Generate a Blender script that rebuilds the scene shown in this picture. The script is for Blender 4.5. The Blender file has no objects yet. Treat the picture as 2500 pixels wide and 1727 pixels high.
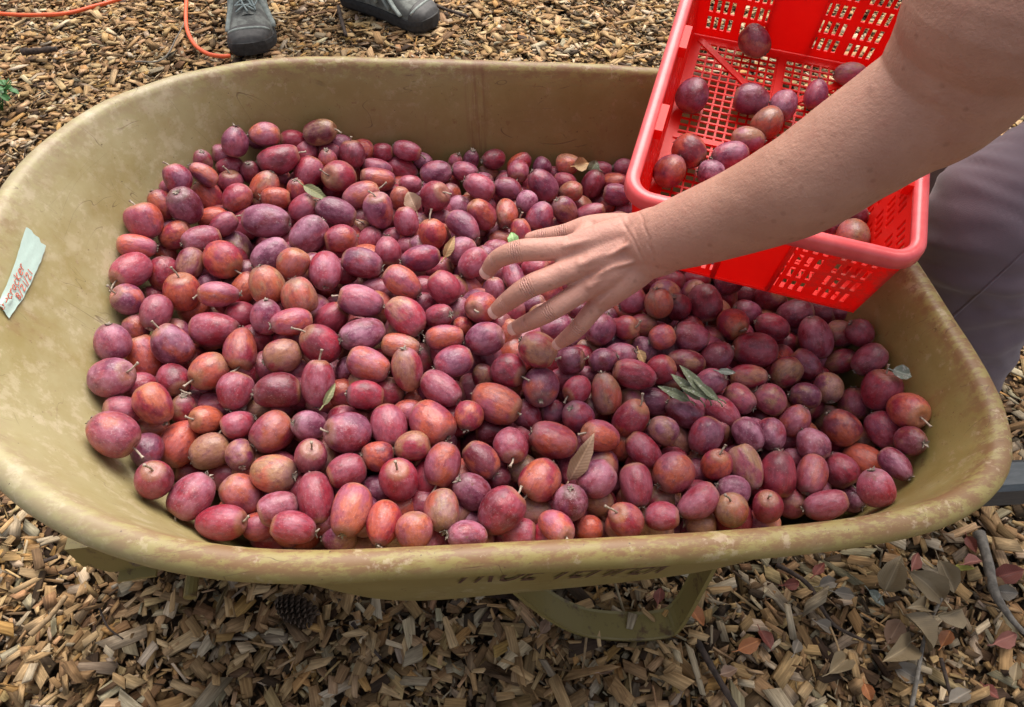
import bpy, bmesh, math, random
import numpy as np
from mathutils import Vector, Matrix, Quaternion

random.seed(7); rng = np.random.default_rng(11)
scene = bpy.context.scene
col = scene.collection

# ---------------------------------------------------------------- camera
W, Hh, F = 2500., 1727., 1800.                       # photograph size and focal length in its pixels
PITCH, YAW, ROLL = np.radians(51.1), np.radians(-9.1), np.radians(1.8)
CZ = 1.10                                            # camera height in metres
CAM = np.array([0., 0., CZ])
def rays(P):
    P = np.atleast_2d(np.asarray(P, float))
    u = (P[:, 0]-W/2)/F; v = -(P[:, 1]-Hh/2)/F
    c, s = np.cos(ROLL), np.sin(ROLL); u, v = c*u-s*v, s*u+c*v
    cp, sp = np.cos(PITCH), np.sin(PITCH)
    d = np.stack([u, cp+v*sp, -sp+v*cp], 1)
    cy, sy = np.cos(YAW), np.sin(YAW)
    return np.stack([cy*d[:, 0]-sy*d[:, 1], sy*d[:, 0]+cy*d[:, 1], d[:, 2]], 1)
FWD = rays([[W/2, Hh/2]])[0]
RT = rays([[W/2+F, Hh/2]])[0]-FWD
UP = rays([[W/2, Hh/2-F]])[0]-FWD
def proj(X):
    X = np.atleast_2d(X)-CAM; d = X@FWD
    return np.stack([W/2+F*(X@RT)/d, Hh/2-F*(X@UP)/d, d], 1)
def at(px, py, D):                                   # point seen at a pixel, at a given depth
    return CAM+rays([[px, py]])[0]*D
def on_z(px, py, z=0.):                              # point seen at a pixel, on a level plane
    r = rays([[px, py]])[0]
    return CAM+r*((z-CZ)/r[2])

cd = bpy.data.cameras.new('camera'); cam = bpy.data.objects.new('camera', cd); col.objects.link(cam)
cd.sensor_width = 36; cd.lens = 36*F/W; cd.clip_start = .02; cd.clip_end = 500
m = Matrix(((RT[0], UP[0], -FWD[0], 0), (RT[1], UP[1], -FWD[1], 0), (RT[2], UP[2], -FWD[2], CZ), (0, 0, 0, 1)))
cam.matrix_world = m
scene.camera = cam

# ---------------------------------------------------------------- daylight: bright overcast, sun high and a little beyond the barrow
SUN = Vector((.16, .46, .87)).normalized()
w = bpy.data.worlds.new('World'); scene.world = w; w.use_nodes = True
nt = w.node_tree
sky = nt.nodes.new('ShaderNodeTexSky'); sky.sky_type = 'NISHITA'; sky.sun_disc = False
sky.sun_elevation = math.asin(SUN.z); sky.sun_rotation = math.atan2(SUN.x, SUN.y)
sky.air_density = 1.0; sky.dust_density = 4.0; sky.ozone_density = 1.0
bg = nt.nodes['Background']; bg.inputs[1].default_value = .066
hsv = nt.nodes.new('ShaderNodeHueSaturation'); hsv.inputs['Saturation'].default_value = .45
nt.links.new(sky.outputs[0], hsv.inputs['Color']); nt.links.new(hsv.outputs[0], bg.inputs[0])
sd = bpy.data.lights.new('sun', 'SUN'); sun = bpy.data.objects.new('sun', sd); col.objects.link(sun)
sd.energy = 1.5; sd.angle = math.radians(52); sd.color = (1, .95, .88)
sun.rotation_euler = SUN.to_track_quat('Z', 'Y').to_euler(); sun.location = (-2, 2, 4)
vs = scene.view_settings
vs.view_transform = 'Standard'; vs.look = 'None'; vs.gamma = 1; vs.use_curve_mapping = False
vs.exposure = 1.50

# ---------------------------------------------------------------- helpers
def tag(o, label=None, cat=None, group=None, kind=None):
    if label: o['label'] = label
    if cat: o['category'] = cat
    if group: o['group'] = group
    if kind: o['kind'] = kind
    return o
def link(name, me, mat=None, parent=None, smooth=False):
    o = bpy.data.objects.new(name, me); col.objects.link(o)
    if mat is not None and me is not None and not me.materials: me.materials.append(mat)
    if parent is not None:
        o.parent = parent
    if smooth and me is not None: me.shade_smooth()
    return o
def empty(name, loc=(0, 0, 0)):
    o = bpy.data.objects.new(name, None); col.objects.link(o); o.location = loc; o.empty_display_size = .05
    return o
def pymesh(name, v, f):
    me = bpy.data.meshes.new(name); me.from_pydata([tuple(map(float, p)) for p in v], [], f); me.update(); return me
class MB:                                            # collects pieces into one mesh
    def __init__(s): s.v = []; s.f = []
    def add(s, v, f):
        n = len(s.v); s.v += [tuple(map(float, p)) for p in v]; s.f += [tuple(i+n for i in q) for q in f]; return s
    def box(s, c, sz, R=None):
        c = np.array(c, float); h = np.array(sz, float)/2
        p = np.array([[x, y, z] for x in (-1, 1) for y in (-1, 1) for z in (-1, 1)])*h
        if R is not None: p = p@np.array(R).T
        return s.add(p+c, [(0, 1, 3, 2), (4, 6, 7, 5), (0, 4, 5, 1), (2, 3, 7, 6), (0, 2, 6, 4), (1, 5, 7, 3)])
    def tube(s, pts, rad, n=8, cap=True, up=(0, 0, 1), ell=1.0):
        pts = np.array(pts, float); k = len(pts); rad = np.broadcast_to(np.array(rad, float), (k,))
        T = np.gradient(pts, axis=0); T /= np.linalg.norm(T, axis=1)[:, None]+1e-12
        a = np.cross(T[0], up);
        if np.linalg.norm(a) < 1e-3: a = np.cross(T[0], (1, 0, 0))
        V = []
        for i in range(k):
            a = a-T[i]*(a@T[i]); a /= np.linalg.norm(a); b = np.cross(T[i], a)
            for j in range(n):
                th = 2*np.pi*j/n; V.append(pts[i]+rad[i]*(a*np.cos(th)+b*np.sin(th)*ell))
        Fq = [(i*n+j, i*n+(j+1) % n, (i+1)*n+(j+1) % n, (i+1)*n+j) for i in range(k-1) for j in range(n)]
        if cap: Fq += [tuple(range(n))[::-1], tuple((k-1)*n+j for j in range(n))]
        return s.add(V, Fq)
    def mesh(s, name): return pymesh(name, s.v, s.f)
    def obj(s, name, mat, parent=None, smooth=False): return link(name, s.mesh(name), mat, parent, smooth)
def spline(P, n):                                    # Catmull-Rom through points
    P = np.array(P, float); Q = np.vstack([2*P[0]-P[1], P, 2*P[-1]-P[-2]]); out = []
    k = len(P)-1
    for t in np.linspace(0, k, n):
        i = min(int(t), k-1); u = t-i; a, b, c, d = Q[i:i+4]
        out.append(.5*((2*b)+(-a+c)*u+(2*a-5*b+4*c-d)*u*u+(-a+3*b-3*c+d)*u**3))
    return np.array(out)
def vnoise(p, scale, seed=0):                        # cheap smooth value noise, arrays of points -> -1..1
    p = np.asarray(p, float)*scale+seed*17.31
    r = np.zeros(len(p))
    for k in range(4):
        a = np.array([1.3+.7*k, 2.1-.5*k, .9+.3*k])
        r += np.sin(p@a+np.sin(p@a[[1, 2, 0]]*1.3+k)*1.5+k*1.7)
    return r/4
def rotation_to(z, spin=0.):                         # 3x3 with local z along z
    z = np.array(z, float); z /= np.linalg.norm(z)
    a = np.array([1., 0, 0]) if abs(z[0]) < .8 else np.array([0, 1., 0])
    x = np.cross(a, z); x /= np.linalg.norm(x); y = np.cross(z, x)
    c, s = math.cos(spin), math.sin(spin)
    return np.stack([x*c+y*s, -x*s+y*c, z], 1)
def mat4(R, t, sc=(1, 1, 1)):
    M = Matrix.Identity(4)
    for i in range(3):
        for j in range(3): M[i][j] = float(R[i][j]*sc[j])
        M[i][3] = float(t[i])
    return M

# ---------------------------------------------------------------- material kit
class NT:
    def __init__(s, name):
        s.m = bpy.data.materials.new(name); s.m.use_nodes = True; s.t = s.m.node_tree
        s.b = s.t.nodes['Principled BSDF']; s.out = s.t.nodes['Material Output']
    def n(s, typ, **kw):
        nd = s.t.nodes.new('ShaderNode'+typ)
        for k, v in kw.items(): setattr(nd, k, v)
        return nd
    def put(s, sock, val):
        if isinstance(val, bpy.types.NodeSocket): s.t.links.new(val, sock)
        elif val is not None:
            if hasattr(sock.default_value, '__len__') and not hasattr(val, '__len__'): val = (val,)*len(sock.default_value)
            if hasattr(sock.default_value, '__len__') and len(sock.default_value) == 4 and len(val) == 3: val = (*val, 1)
            sock.default_value = val
    def math(s, op, a, b=None, c=None, clamp=False):
        nd = s.n('Math', operation=op, use_clamp=clamp); s.put(nd.inputs[0], a)
        if b is not None: s.put(nd.inputs[1], b)
        if c is not None: s.put(nd.inputs[2], c)
        return nd.outputs[0]
    def vmath(s, op, a, b=None):
        nd = s.n('VectorMath', operation=op); s.put(nd.inputs[0], a)
        if b is not None: s.put(nd.inputs[1], b)
        return nd.outputs[0]
    def mix(s, fac, a, b, mode='MIX'):
        nd = s.n('Mix', data_type='RGBA', blend_type=mode); s.put(nd.inputs[0], fac); s.put(nd.inputs[6], a); s.put(nd.inputs[7], b)
        return nd.outputs[2]
    def noise(s, vec, scale, detail=3, rough=.55, dist=0.):
        nd = s.n('TexNoise'); s.put(nd.inputs['Vector'], vec)
        nd.inputs['Scale'].default_value = scale; nd.inputs['Detail'].default_value = detail
        nd.inputs['Roughness'].default_value = rough; nd.inputs['Distortion'].default_value = dist
        return nd.outputs[0]
    def ramp(s, x, lo, hi):                          # smooth 0..1 between lo and hi
        nd = s.n('MapRange', interpolation_type='SMOOTHSTEP'); s.put(nd.inputs[0], x)
        nd.inputs[1].default_value = lo; nd.inputs[2].default_value = hi
        return nd.outputs[0]
    def scaled(s, vec, sc, rot=(0, 0, 0), loc=(0, 0, 0)):
        nd = s.n('Mapping'); s.put(nd.inputs[0], vec); nd.inputs['Scale'].default_value = sc
        nd.inputs['Rotation'].default_value = rot; nd.inputs['Location'].default_value = loc
        return nd.outputs[0]
    def coord(s, which='Object'): return s.n('TexCoord').outputs[which]
    def attr(s, name, typ='GEOMETRY', out='Color'):
        nd = s.n('Attribute', attribute_type=typ, attribute_name=name); return nd.outputs[out]
    def bump(s, h, strength=.3, dist=.002, normal=None):
        nd = s.n('Bump'); s.put(nd.inputs['Height'], h); nd.inputs['Strength'].default_value = strength; nd.inputs['Distance'].default_value = dist
        if normal is not None: s.put(nd.inputs['Normal'], normal)
        return nd.outputs[0]
    def set(s, **kw):
        for k, v in kw.items(): s.put(s.b.inputs[k.replace('_', ' ')], v)
        return s
def plain(name, c, rough=.6, var=.15, scale=60, bump=.15, metal=0.):
    k = NT(name); n = k.noise(k.coord(), scale, 5)
    k.set(Base_Color=k.mix(k.ramp(n, .3, .7), tuple(x*(1-var) for x in c), tuple(min(1, x*(1+var)) for x in c)), Roughness=rough, Metallic=metal,
          Normal=k.bump(n, bump, .001)); return k.m
# ================================================================ GROUND
k = NT('soil'); n = k.noise(k.coord(), 90, 8, .7); n2 = k.noise(k.coord(), 14, 4)
k.set(Base_Color=k.mix(n, (.035, .022, .013), k.mix(n2, (.15, .095, .05), (.24, .16, .09))), Roughness=.95, Normal=k.bump(n, 1., .01)); M_SOIL = k.m
g = np.linspace(-1, 1, 61); gx = np.sign(g)*np.abs(g)**3*60
def ground_z(x, y): return .010*vnoise(np.stack([x, y, 0*x], 1), 3.1, 2)+.006*vnoise(np.stack([x, y, 0*x], 1), 9., 5)-.006
X, Y = np.meshgrid(gx, gx+1.); V = np.stack([X.ravel(), Y.ravel(), ground_z(X.ravel(), Y.ravel())-.008], 1)
FQ = [(j*61+i, j*61+i+1, (j+1)*61+i+1, (j+1)*61+i) for j in range(60) for i in range(60)]
tag(link('ground', pymesh('ground', V, FQ), M_SOIL, smooth=True), kind='structure')

# wood chips: one uncountable layer, each chip a small split slab with its own colour and grain
k = NT('wood_chip')
gp = k.attr('grain', out='Vector'); ccol = k.attr('tone')
fib = k.noise(k.scaled(gp, (26, 300, 300)), 1., 4, .65, .4); blot = k.noise(gp, 60, 3)
bc = k.mix(k.ramp(fib, .35, .72), k.mix(1., ccol, (.62, .58, .54), 'MULTIPLY'), k.mix(1., ccol, (1.12, 1.10, 1.06), 'MULTIPLY'))
bc = k.mix(k.math('MULTIPLY', k.ramp(blot, .55, .75), .40), bc, k.mix(1., ccol, (.35, .30, .28), 'MULTIPLY'))
k.set(Base_Color=bc, Roughness=.85, Normal=k.bump(fib, .7, .0012)); k.b.inputs['Specular IOR Level'].default_value = .25
M_CHIP = k.m
PAL = np.array([1.10, 1.05, .96])*np.array([(.52, .355, .190), (.60, .435, .255), (.43, .275, .140), (.32, .20, .105), (.18, .115, .066), (.40, .335, .245), (.56, .48, .365), (.52, .315, .125), (.080, .052, .034), (.68, .56, .405)])
def chip_tones(n, wts):
    i = rng.choice(len(PAL), n, p=np.array(wts)/sum(wts)); c = PAL[i]*rng.uniform(.72, 1.12, (n, 1))*rng.uniform(.94, 1.06, (n, 3)); return np.clip(c, .01, .9)
WARM = [24, 17, 17, 10, 6, 6, 6, 8, 4, 5]; GREY = [18, 12, 14, 11, 9, 15, 8, 3, 6, 3]
BASE = np.array([[x, y, z] for x in (-.5, .5) for y in (-.5, .5) for z in (-.5, .5)])
QUAD = np.array([(0, 1, 3, 2), (4, 6, 7, 5), (0, 4, 5, 1), (2, 3, 7, 6), (0, 2, 6, 4), (1, 5, 7, 3)])
def chips(P, L, Wd, Th, tilt, tones, name):
    n = len(P)
    v = np.broadcast_to(BASE, (n, 8, 3)).copy()
    v[:, :, 0] *= 1; shear = rng.normal(0, .32, (n, 1)); v[:, :, 0] += v[:, :, 1]*shear*np.minimum(1, Wd/L)[:, None]*1.3
    tap = rng.uniform(.55, 1.05, (n, 1)); tip = np.where(v[:, :, 0] > 0, tap, 1.); v[:, :, 1] *= tip
    tap2 = rng.uniform(.7, 1.0, (n, 1)); v[:, :, 1] *= np.where(v[:, :, 0] < 0, tap2, 1.)
    v[:, :, 2] *= np.where(v[:, :, 0] > 0, rng.uniform(.25, 1, (n, 1)), 1.)
    v += rng.normal(0, .07, v.shape)
    v *= np.stack([L, Wd, Th], 1)[:, None, :]
    v[:, :, 2] += rng.normal(0, .3, (n, 1))*v[:, :, 1]*.3
    gr = v+rng.uniform(0, 5, (n, 1, 3))
    ya = rng.uniform(0, 2*np.pi, n); tx = rng.normal(0, tilt, n); ty = rng.normal(0, tilt, n)
    cx, sx, cy, sy, cz, sz = np.cos(tx), np.sin(tx), np.cos(ty), np.sin(ty), np.cos(ya), np.sin(ya)
    R = np.empty((n, 3, 3))
    R[:, 0, 0] = cz*cy; R[:, 0, 1] = cz*sy*sx-sz*cx; R[:, 0, 2] = cz*sy*cx+sz*sx
    R[:, 1, 0] = sz*cy; R[:, 1, 1] = sz*sy*sx+cz*cx; R[:, 1, 2] = sz*sy*cx-cz*sx
    R[:, 2, 0] = -sy; R[:, 2, 1] = cy*sx; R[:, 2, 2] = cy*cx
    v = np.einsum('nij,nkj->nki', R, v)+P[:, None, :]
    me = bpy.data.meshes.new(name); me.vertices.add(n*8); me.vertices.foreach_set('co', v.astype(np.float32).ravel())
    q = (QUAD[None]+8*np.arange(n)[:, None, None]).reshape(-1)
    me.loops.add(len(q)); me.loops.foreach_set('vertex_index', q.astype(np.int32))
    me.polygons.add(n*6); me.polygons.foreach_set('loop_start', np.arange(0, n*24, 4, dtype=np.int32))
    a = me.attributes.new('grain', 'FLOAT_VECTOR', 'POINT'); a.data.foreach_set('vector', gr.astype(np.float32).ravel())
    c = me.attributes.new('tone', 'FLOAT_COLOR', 'POINT'); cc = np.concatenate([np.repeat(tones, 8, 0), np.ones((n*8, 1))], 1)
    c.data.foreach_set('color', cc.astype(np.float32).ravel())
    me.update(calc_edges=True); me.materials.append(M_CHIP)
    return me
def chip_field(n, xr, yr, med, name):
    x = rng.uniform(*xr, n); y = rng.uniform(*yr, n)
    big = rng.random(n)
    L = np.clip(med*np.exp(rng.normal(0, .55, n)), .005, .060); Wd = np.clip(L*rng.uniform(.22, .80, n), .0028, .019); slim = rng.random(n) < .16; Wd = np.where(slim, np.clip(Wd*.35, .0012, .004), Wd); L = np.where(slim, np.minimum(L*1.35, .06), L); Th = np.clip(Wd*rng.uniform(.12, .32, n), .0009, .0045)
    lay = rng.random(n)
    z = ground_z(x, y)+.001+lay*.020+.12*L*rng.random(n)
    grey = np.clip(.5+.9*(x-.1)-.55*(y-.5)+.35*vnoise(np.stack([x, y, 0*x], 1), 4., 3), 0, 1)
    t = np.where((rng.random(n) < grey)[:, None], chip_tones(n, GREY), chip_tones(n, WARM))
    t *= (.62+.38*np.clip(lay*1.5, 0, 1))[:, None]          # chips lower down are darker
    return np.stack([x, y, z], 1), L, Wd, Th, t
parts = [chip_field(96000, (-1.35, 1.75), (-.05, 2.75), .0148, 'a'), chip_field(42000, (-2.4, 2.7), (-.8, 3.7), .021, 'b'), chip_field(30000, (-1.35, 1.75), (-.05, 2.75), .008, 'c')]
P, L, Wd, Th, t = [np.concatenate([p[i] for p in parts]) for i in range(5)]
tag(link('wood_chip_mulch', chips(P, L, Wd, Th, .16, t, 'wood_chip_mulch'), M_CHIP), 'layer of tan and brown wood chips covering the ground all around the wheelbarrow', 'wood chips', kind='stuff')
# ================================================================ WHEELBARROW
XC, YC, A1, N1, A2, N2, BW, TAP = -.069, .559, .334, 2.33, .590, 5.45, .335, .089
def rim(t):
    t = np.asarray(t, float); c, s = np.cos(t), np.sin(t)
    n = np.where(c < 0, N1, N2); a = np.where(c < 0, A1, A2)
    r = (np.abs(c/a)**n+np.abs(s/BW)**n)**(-1/n); x = r*c
    return XC+x, YC+r*s*(1+TAP*x)
def rimz(x): return CZ-.502-.1*np.asarray(x)
def floorpt(t):
    t = np.asarray(t, float); c, s = np.cos(t), np.sin(t)
    n = np.where(c < 0, 2.6, 4.5); a = np.where(c < 0, .20, .40)
    r = (np.abs(c/a)**n+np.abs(s/.245)**n)**(-1/n)
    return .02+r*c, YC+r*s
def floorz(x): return .305-.06*np.asarray(x)
PK = np.array([0, .25, .5, .68, .80, .88, .94, .98, 1.0]); PZ = np.array([0, .33, .64, .84, .93, .967, .987, .997, 1.0])
def wall(t, s):
    u = np.linspace(0, 1, len(PK)); kk = np.interp(s, u, PK); q = np.interp(s, u, PZ)
    rx, ry = rim(t); fx, fy = floorpt(t)
    return np.stack([rx+(fx-rx)*kk, ry+(fy-ry)*kk, (1-q)*rimz(rx)+q*floorz(fx)], -1)
def onorm(t):
    e = 1e-4; x0, y0 = rim(t-e); x1, y1 = rim(t+e); dx, dy = x1-x0, y1-y0; l_ = np.hypot(dx, dy); return dy/l_, -dx/l_
def shell(t, s, off=0.):                             # inner face of the tray (off = 0) or a face further out
    t = np.asarray(t, float); s = np.asarray(s, float); p = wall(t, s); kk = np.interp(s, np.linspace(0, 1, len(PK)), PK); nx_, ny_ = onorm(t)
    p[..., 0] += nx_*(off-.012*(1-kk)); p[..., 1] += ny_*(off-.012*(1-kk)); p[..., 2] -= .004*(1-kk)
    return p
tt = np.linspace(0, 2*np.pi, 20001); rx, ry = rim(tt); al = np.concatenate([[0], np.cumsum(np.hypot(np.diff(rx), np.diff(ry)))])
NR = 176; TH = np.interp(np.linspace(0, al[-1], NR, endpoint=False), al, tt)
RX, RY = rim(TH); RZ = rimz(RX)
tx, ty = np.roll(RX, -1)-np.roll(RX, 1), np.roll(RY, -1)-np.roll(RY, 1); tl = np.hypot(tx, ty); ONX, ONY = ty/tl, -tx/tl   # outward
wob = .0012*vnoise(np.stack([RX, RY, RZ], 1), 9., 1)+.0003*vnoise(np.stack([RX, RY, RZ], 1), 30., 4)   # knocks in the lip
def loft(rows, closed_bottom=False):
    n = len(rows[0]); V = np.concatenate(rows); f = [(i*n+j, i*n+(j+1) % n, (i+1)*n+(j+1) % n, (i+1)*n+j) for i in range(len(rows)-1) for j in range(n)]
    return V, f
def ring(out, dz): return np.stack([RX+ONX*(out+wob), RY+ONY*(out+wob), RZ+dz+wob], 1)
SS = np.concatenate([np.linspace(.03, .6, 12), np.linspace(.66, 1, 9)])
def wallring(s, off):
    p = wall(TH, np.full(NR, s)); kk = np.interp(s, np.linspace(0, 1, len(PK)), PK)
    p[:, 0] += ONX*(off-.012*(1-kk)); p[:, 1] += ONY*(off-.012*(1-kk)); p[:, 2] -= .004*(1-kk)
    return p
rows_in = [wallring(s, 0.) for s in SS[::-1]]
lip = [(-.0105, -.007), (-.008, -.003), (-.004, -.0005), (0, 0), (.0045, -.001), (.0085, -.0035), (.0115, -.008), (.0122, -.0135), (.0108, -.0165), (.0075, -.0160), (.001, -.0140), (-.005, -.0150)]
rows_lip = [ring(o, z) for o, z in lip]
rows_out = []
for s in SS[2:]:
    p = wallring(s, .005); p[:, 2] -= .004*s; rows_out.append(p)
rows = rows_in+rows_lip+rows_out
V, f = loft(rows)
n0 = len(V); cin = rows_in[0].mean(0); cout = rows_out[-1].mean(0)
V = np.vstack([V, cin, cout]); last = (len(rows)-1)*NR
f += [(n0, (j+1) % NR, j) for j in range(NR)]+[(n0+1, last+j, last+(j+1) % NR) for j in range(NR)]
lipmask = np.concatenate([np.full(NR, x) for x in [0]*(len(rows_in)-3)+[.15, .35, .6]+[.9, 1, 1, 1, 1, .9, .7, .5, .4, .3, .2, .1]+[0]*len(rows_out)]+[[0, 0]])
# yellow tray plastic: stains, scuffs, fine scratches, red juice wear along the lip
k = NT('yellow_tray'); co = k.coord()
big = k.noise(co, 5, 5, .6); med = k.noise(co, 22, 6, .65); fine = k.noise(co, 160, 6, .7); lipm = k.attr('lip', out='Fac')
c = k.mix(k.ramp(med, .3, .7), (.245, .182, .054), (.295, .228, .078))
c = k.mix(k.math('MULTIPLY', k.ramp(big, .45, .70), .45), c, (.315, .265, .115))
worn = k.noise(co, 48, 8, .72)
c = k.mix(k.math('MULTIPLY', k.ramp(worn, .52, .62), k.math('MULTIPLY', k.ramp(big, .45, .7), .40)), c, (.50, .42, .27))
stain = k.noise(k.scaled(co, (1, 1, .35)), 17, 6, .7)
c = k.mix(k.math('MULTIPLY', k.ramp(stain, .60, .72), .38), c, (.20, .085, .035))
c = k.mix(k.math('MULTIPLY', k.ramp(k.noise(co, 75, 8, .75), .60, .66), .5), c, (.17, .055, .022))
lw = k.noise(k.scaled(co, (.55, 1.4, 1)), 78, 9, .75)
c = k.mix(k.math('MULTIPLY', k.math('MULTIPLY', k.ramp(lw, .42, .55), k.ramp(lipm, .55, 1.)), .75), c, (.19, .080, .040))
c = k.mix(k.math('MULTIPLY', k.math('MULTIPLY', k.ramp(k.noise(co, 60, 6, .7), .57, .66), lipm), .45), c, (.52, .40, .27))
sxyz = k.n('SeparateXYZ'); k.put(sxyz.inputs[0], co)
rub_lit = k.math('MULTIPLY', k.ramp(k.math('MULTIPLY', sxyz.outputs[0], -1.), .20, .40), k.ramp(k.noise(co, 9, 6, .65), .25, .62))   # front slope: worn pale, its stronger daylight also painted in
c = k.mix(k.math('MULTIPLY', rub_lit, .62), c, (.46, .41, .24))
c = k.mix(k.math('MULTIPLY', k.math('MULTIPLY', k.ramp(worn, .50, .60), rub_lit), .35), c, (.60, .50, .36))
far_wall_shade = k.math('MULTIPLY', k.ramp(sxyz.outputs[1], .10, .27), k.math('MULTIPLY', k.ramp(k.noise(co, 4, 5, .6), .30, .62), k.math('SUBTRACT', 1., lipm)))   # shade of the far wall painted in as patchy brown
c = k.mix(k.math('MULTIPLY', far_wall_shade, .50), c, (.21, .125, .052))
stk = k.math('MULTIPLY', k.math('SUBTRACT', 1., k.ramp(k.math('ABSOLUTE', k.math('SUBTRACT', sxyz.outputs[0], .022)), .004, .022)), k.ramp(sxyz.outputs[1], .24, .27))   # run of dried juice down one wall
c = k.mix(k.math('MULTIPLY', k.math('MULTIPLY', stk, k.ramp(k.noise(k.scaled(co, (150, 20, 9)), 1., 5, .7), .42, .64)), .50), c, (.15, .040, .018))
def scratch(rot, sc, width, seed, thr):
    v = k.scaled(co, sc, rot, (seed, seed*1.7, -seed))
    a = k.math('ABSOLUTE', k.math('SUBTRACT', k.noise(v, 1., 2, .4, .12), .5))
    line = k.math('SUBTRACT', 1., k.ramp(a, width*.35, width))
    return k.math('MULTIPLY', line, k.ramp(k.noise(k.scaled(co, (7, 7, 7), loc=(seed, 3, seed)), 1.7, 2), thr, thr+.05))
scr = None
for rot, sc, wd, sd_, th in (((.3, .2, .5), (3, 26, 5), .0020, 3.1, .55), ((1.1, .4, 2.1), (4, 34, 7), .0020, 7.7, .56), ((.2, 1.2, 1.1), (7, 44, 9), .002, 12.3, .55), ((2.2, .1, .3), (5, 5, 38), .002, 1.9, .55)):
    s_ = scratch(rot, sc, wd, sd_, th); scr = s_ if scr is None else k.math('MAXIMUM', scr, s_)
c = k.mix(k.math('MULTIPLY', scr, .50), c, (.075, .035, .02))
c = k.mix(k.math('MULTIPLY', k.ramp(k.noise(co, 300, 3, .6), .70, .73), .8), c, (.06, .03, .02))
k.set(Base_Color=c, Roughness=k.math('ADD', .40, k.math('MULTIPLY', med, .25)), Normal=k.bump(k.math('SUBTRACT', k.math('ADD', k.math('MULTIPLY', fine, .35), med), scr), .25, .0012))
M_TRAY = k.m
k = NT('painted_steel_yellow'); n = k.noise(k.coord(), 40, 6, .7)
k.set(Base_Color=k.mix(k.ramp(n, .55, .68), (.23, .175, .055), (.12, .07, .03)), Roughness=.5, Normal=k.bump(n, .15, .001)); M_YST = k.m
k = NT('handle_steel'); n = k.noise(k.scaled(k.coord(), (1, 6, 6)), 40, 6, .7)
k.set(Base_Color=k.mix(k.ramp(n, .35, .75), (.045, .054, .062), (.085, .097, .105)), Roughness=.5, Metallic=.0, Normal=k.bump(n, .12, .001)); M_HND = k.m
M_RUB = plain('tyre_rubber', (.02, .02, .021), .8)
M_BOLT = plain('bolt_steel', (.20, .16, .11), .45, metal=.6)
barrow = empty('wheelbarrow', (.06, YC, 0)); BLOC = np.array([.06, YC, 0])
tag(barrow, 'yellow plastic wheelbarrow full of crabapples, on grey steel handles', 'wheelbarrow')
def bpart(mb, name, mat, smooth=False, parent=None):
    v = np.array(mb.v)-BLOC if parent is None else np.array(mb.v)-BLOC
    return link(name, pymesh(name, v, mb.f), mat, parent or barrow, smooth)
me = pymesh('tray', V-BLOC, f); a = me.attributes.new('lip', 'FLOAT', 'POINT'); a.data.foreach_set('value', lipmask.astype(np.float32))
me.materials.append(M_TRAY); tray = link('tray', me, None, barrow, True)
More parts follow.
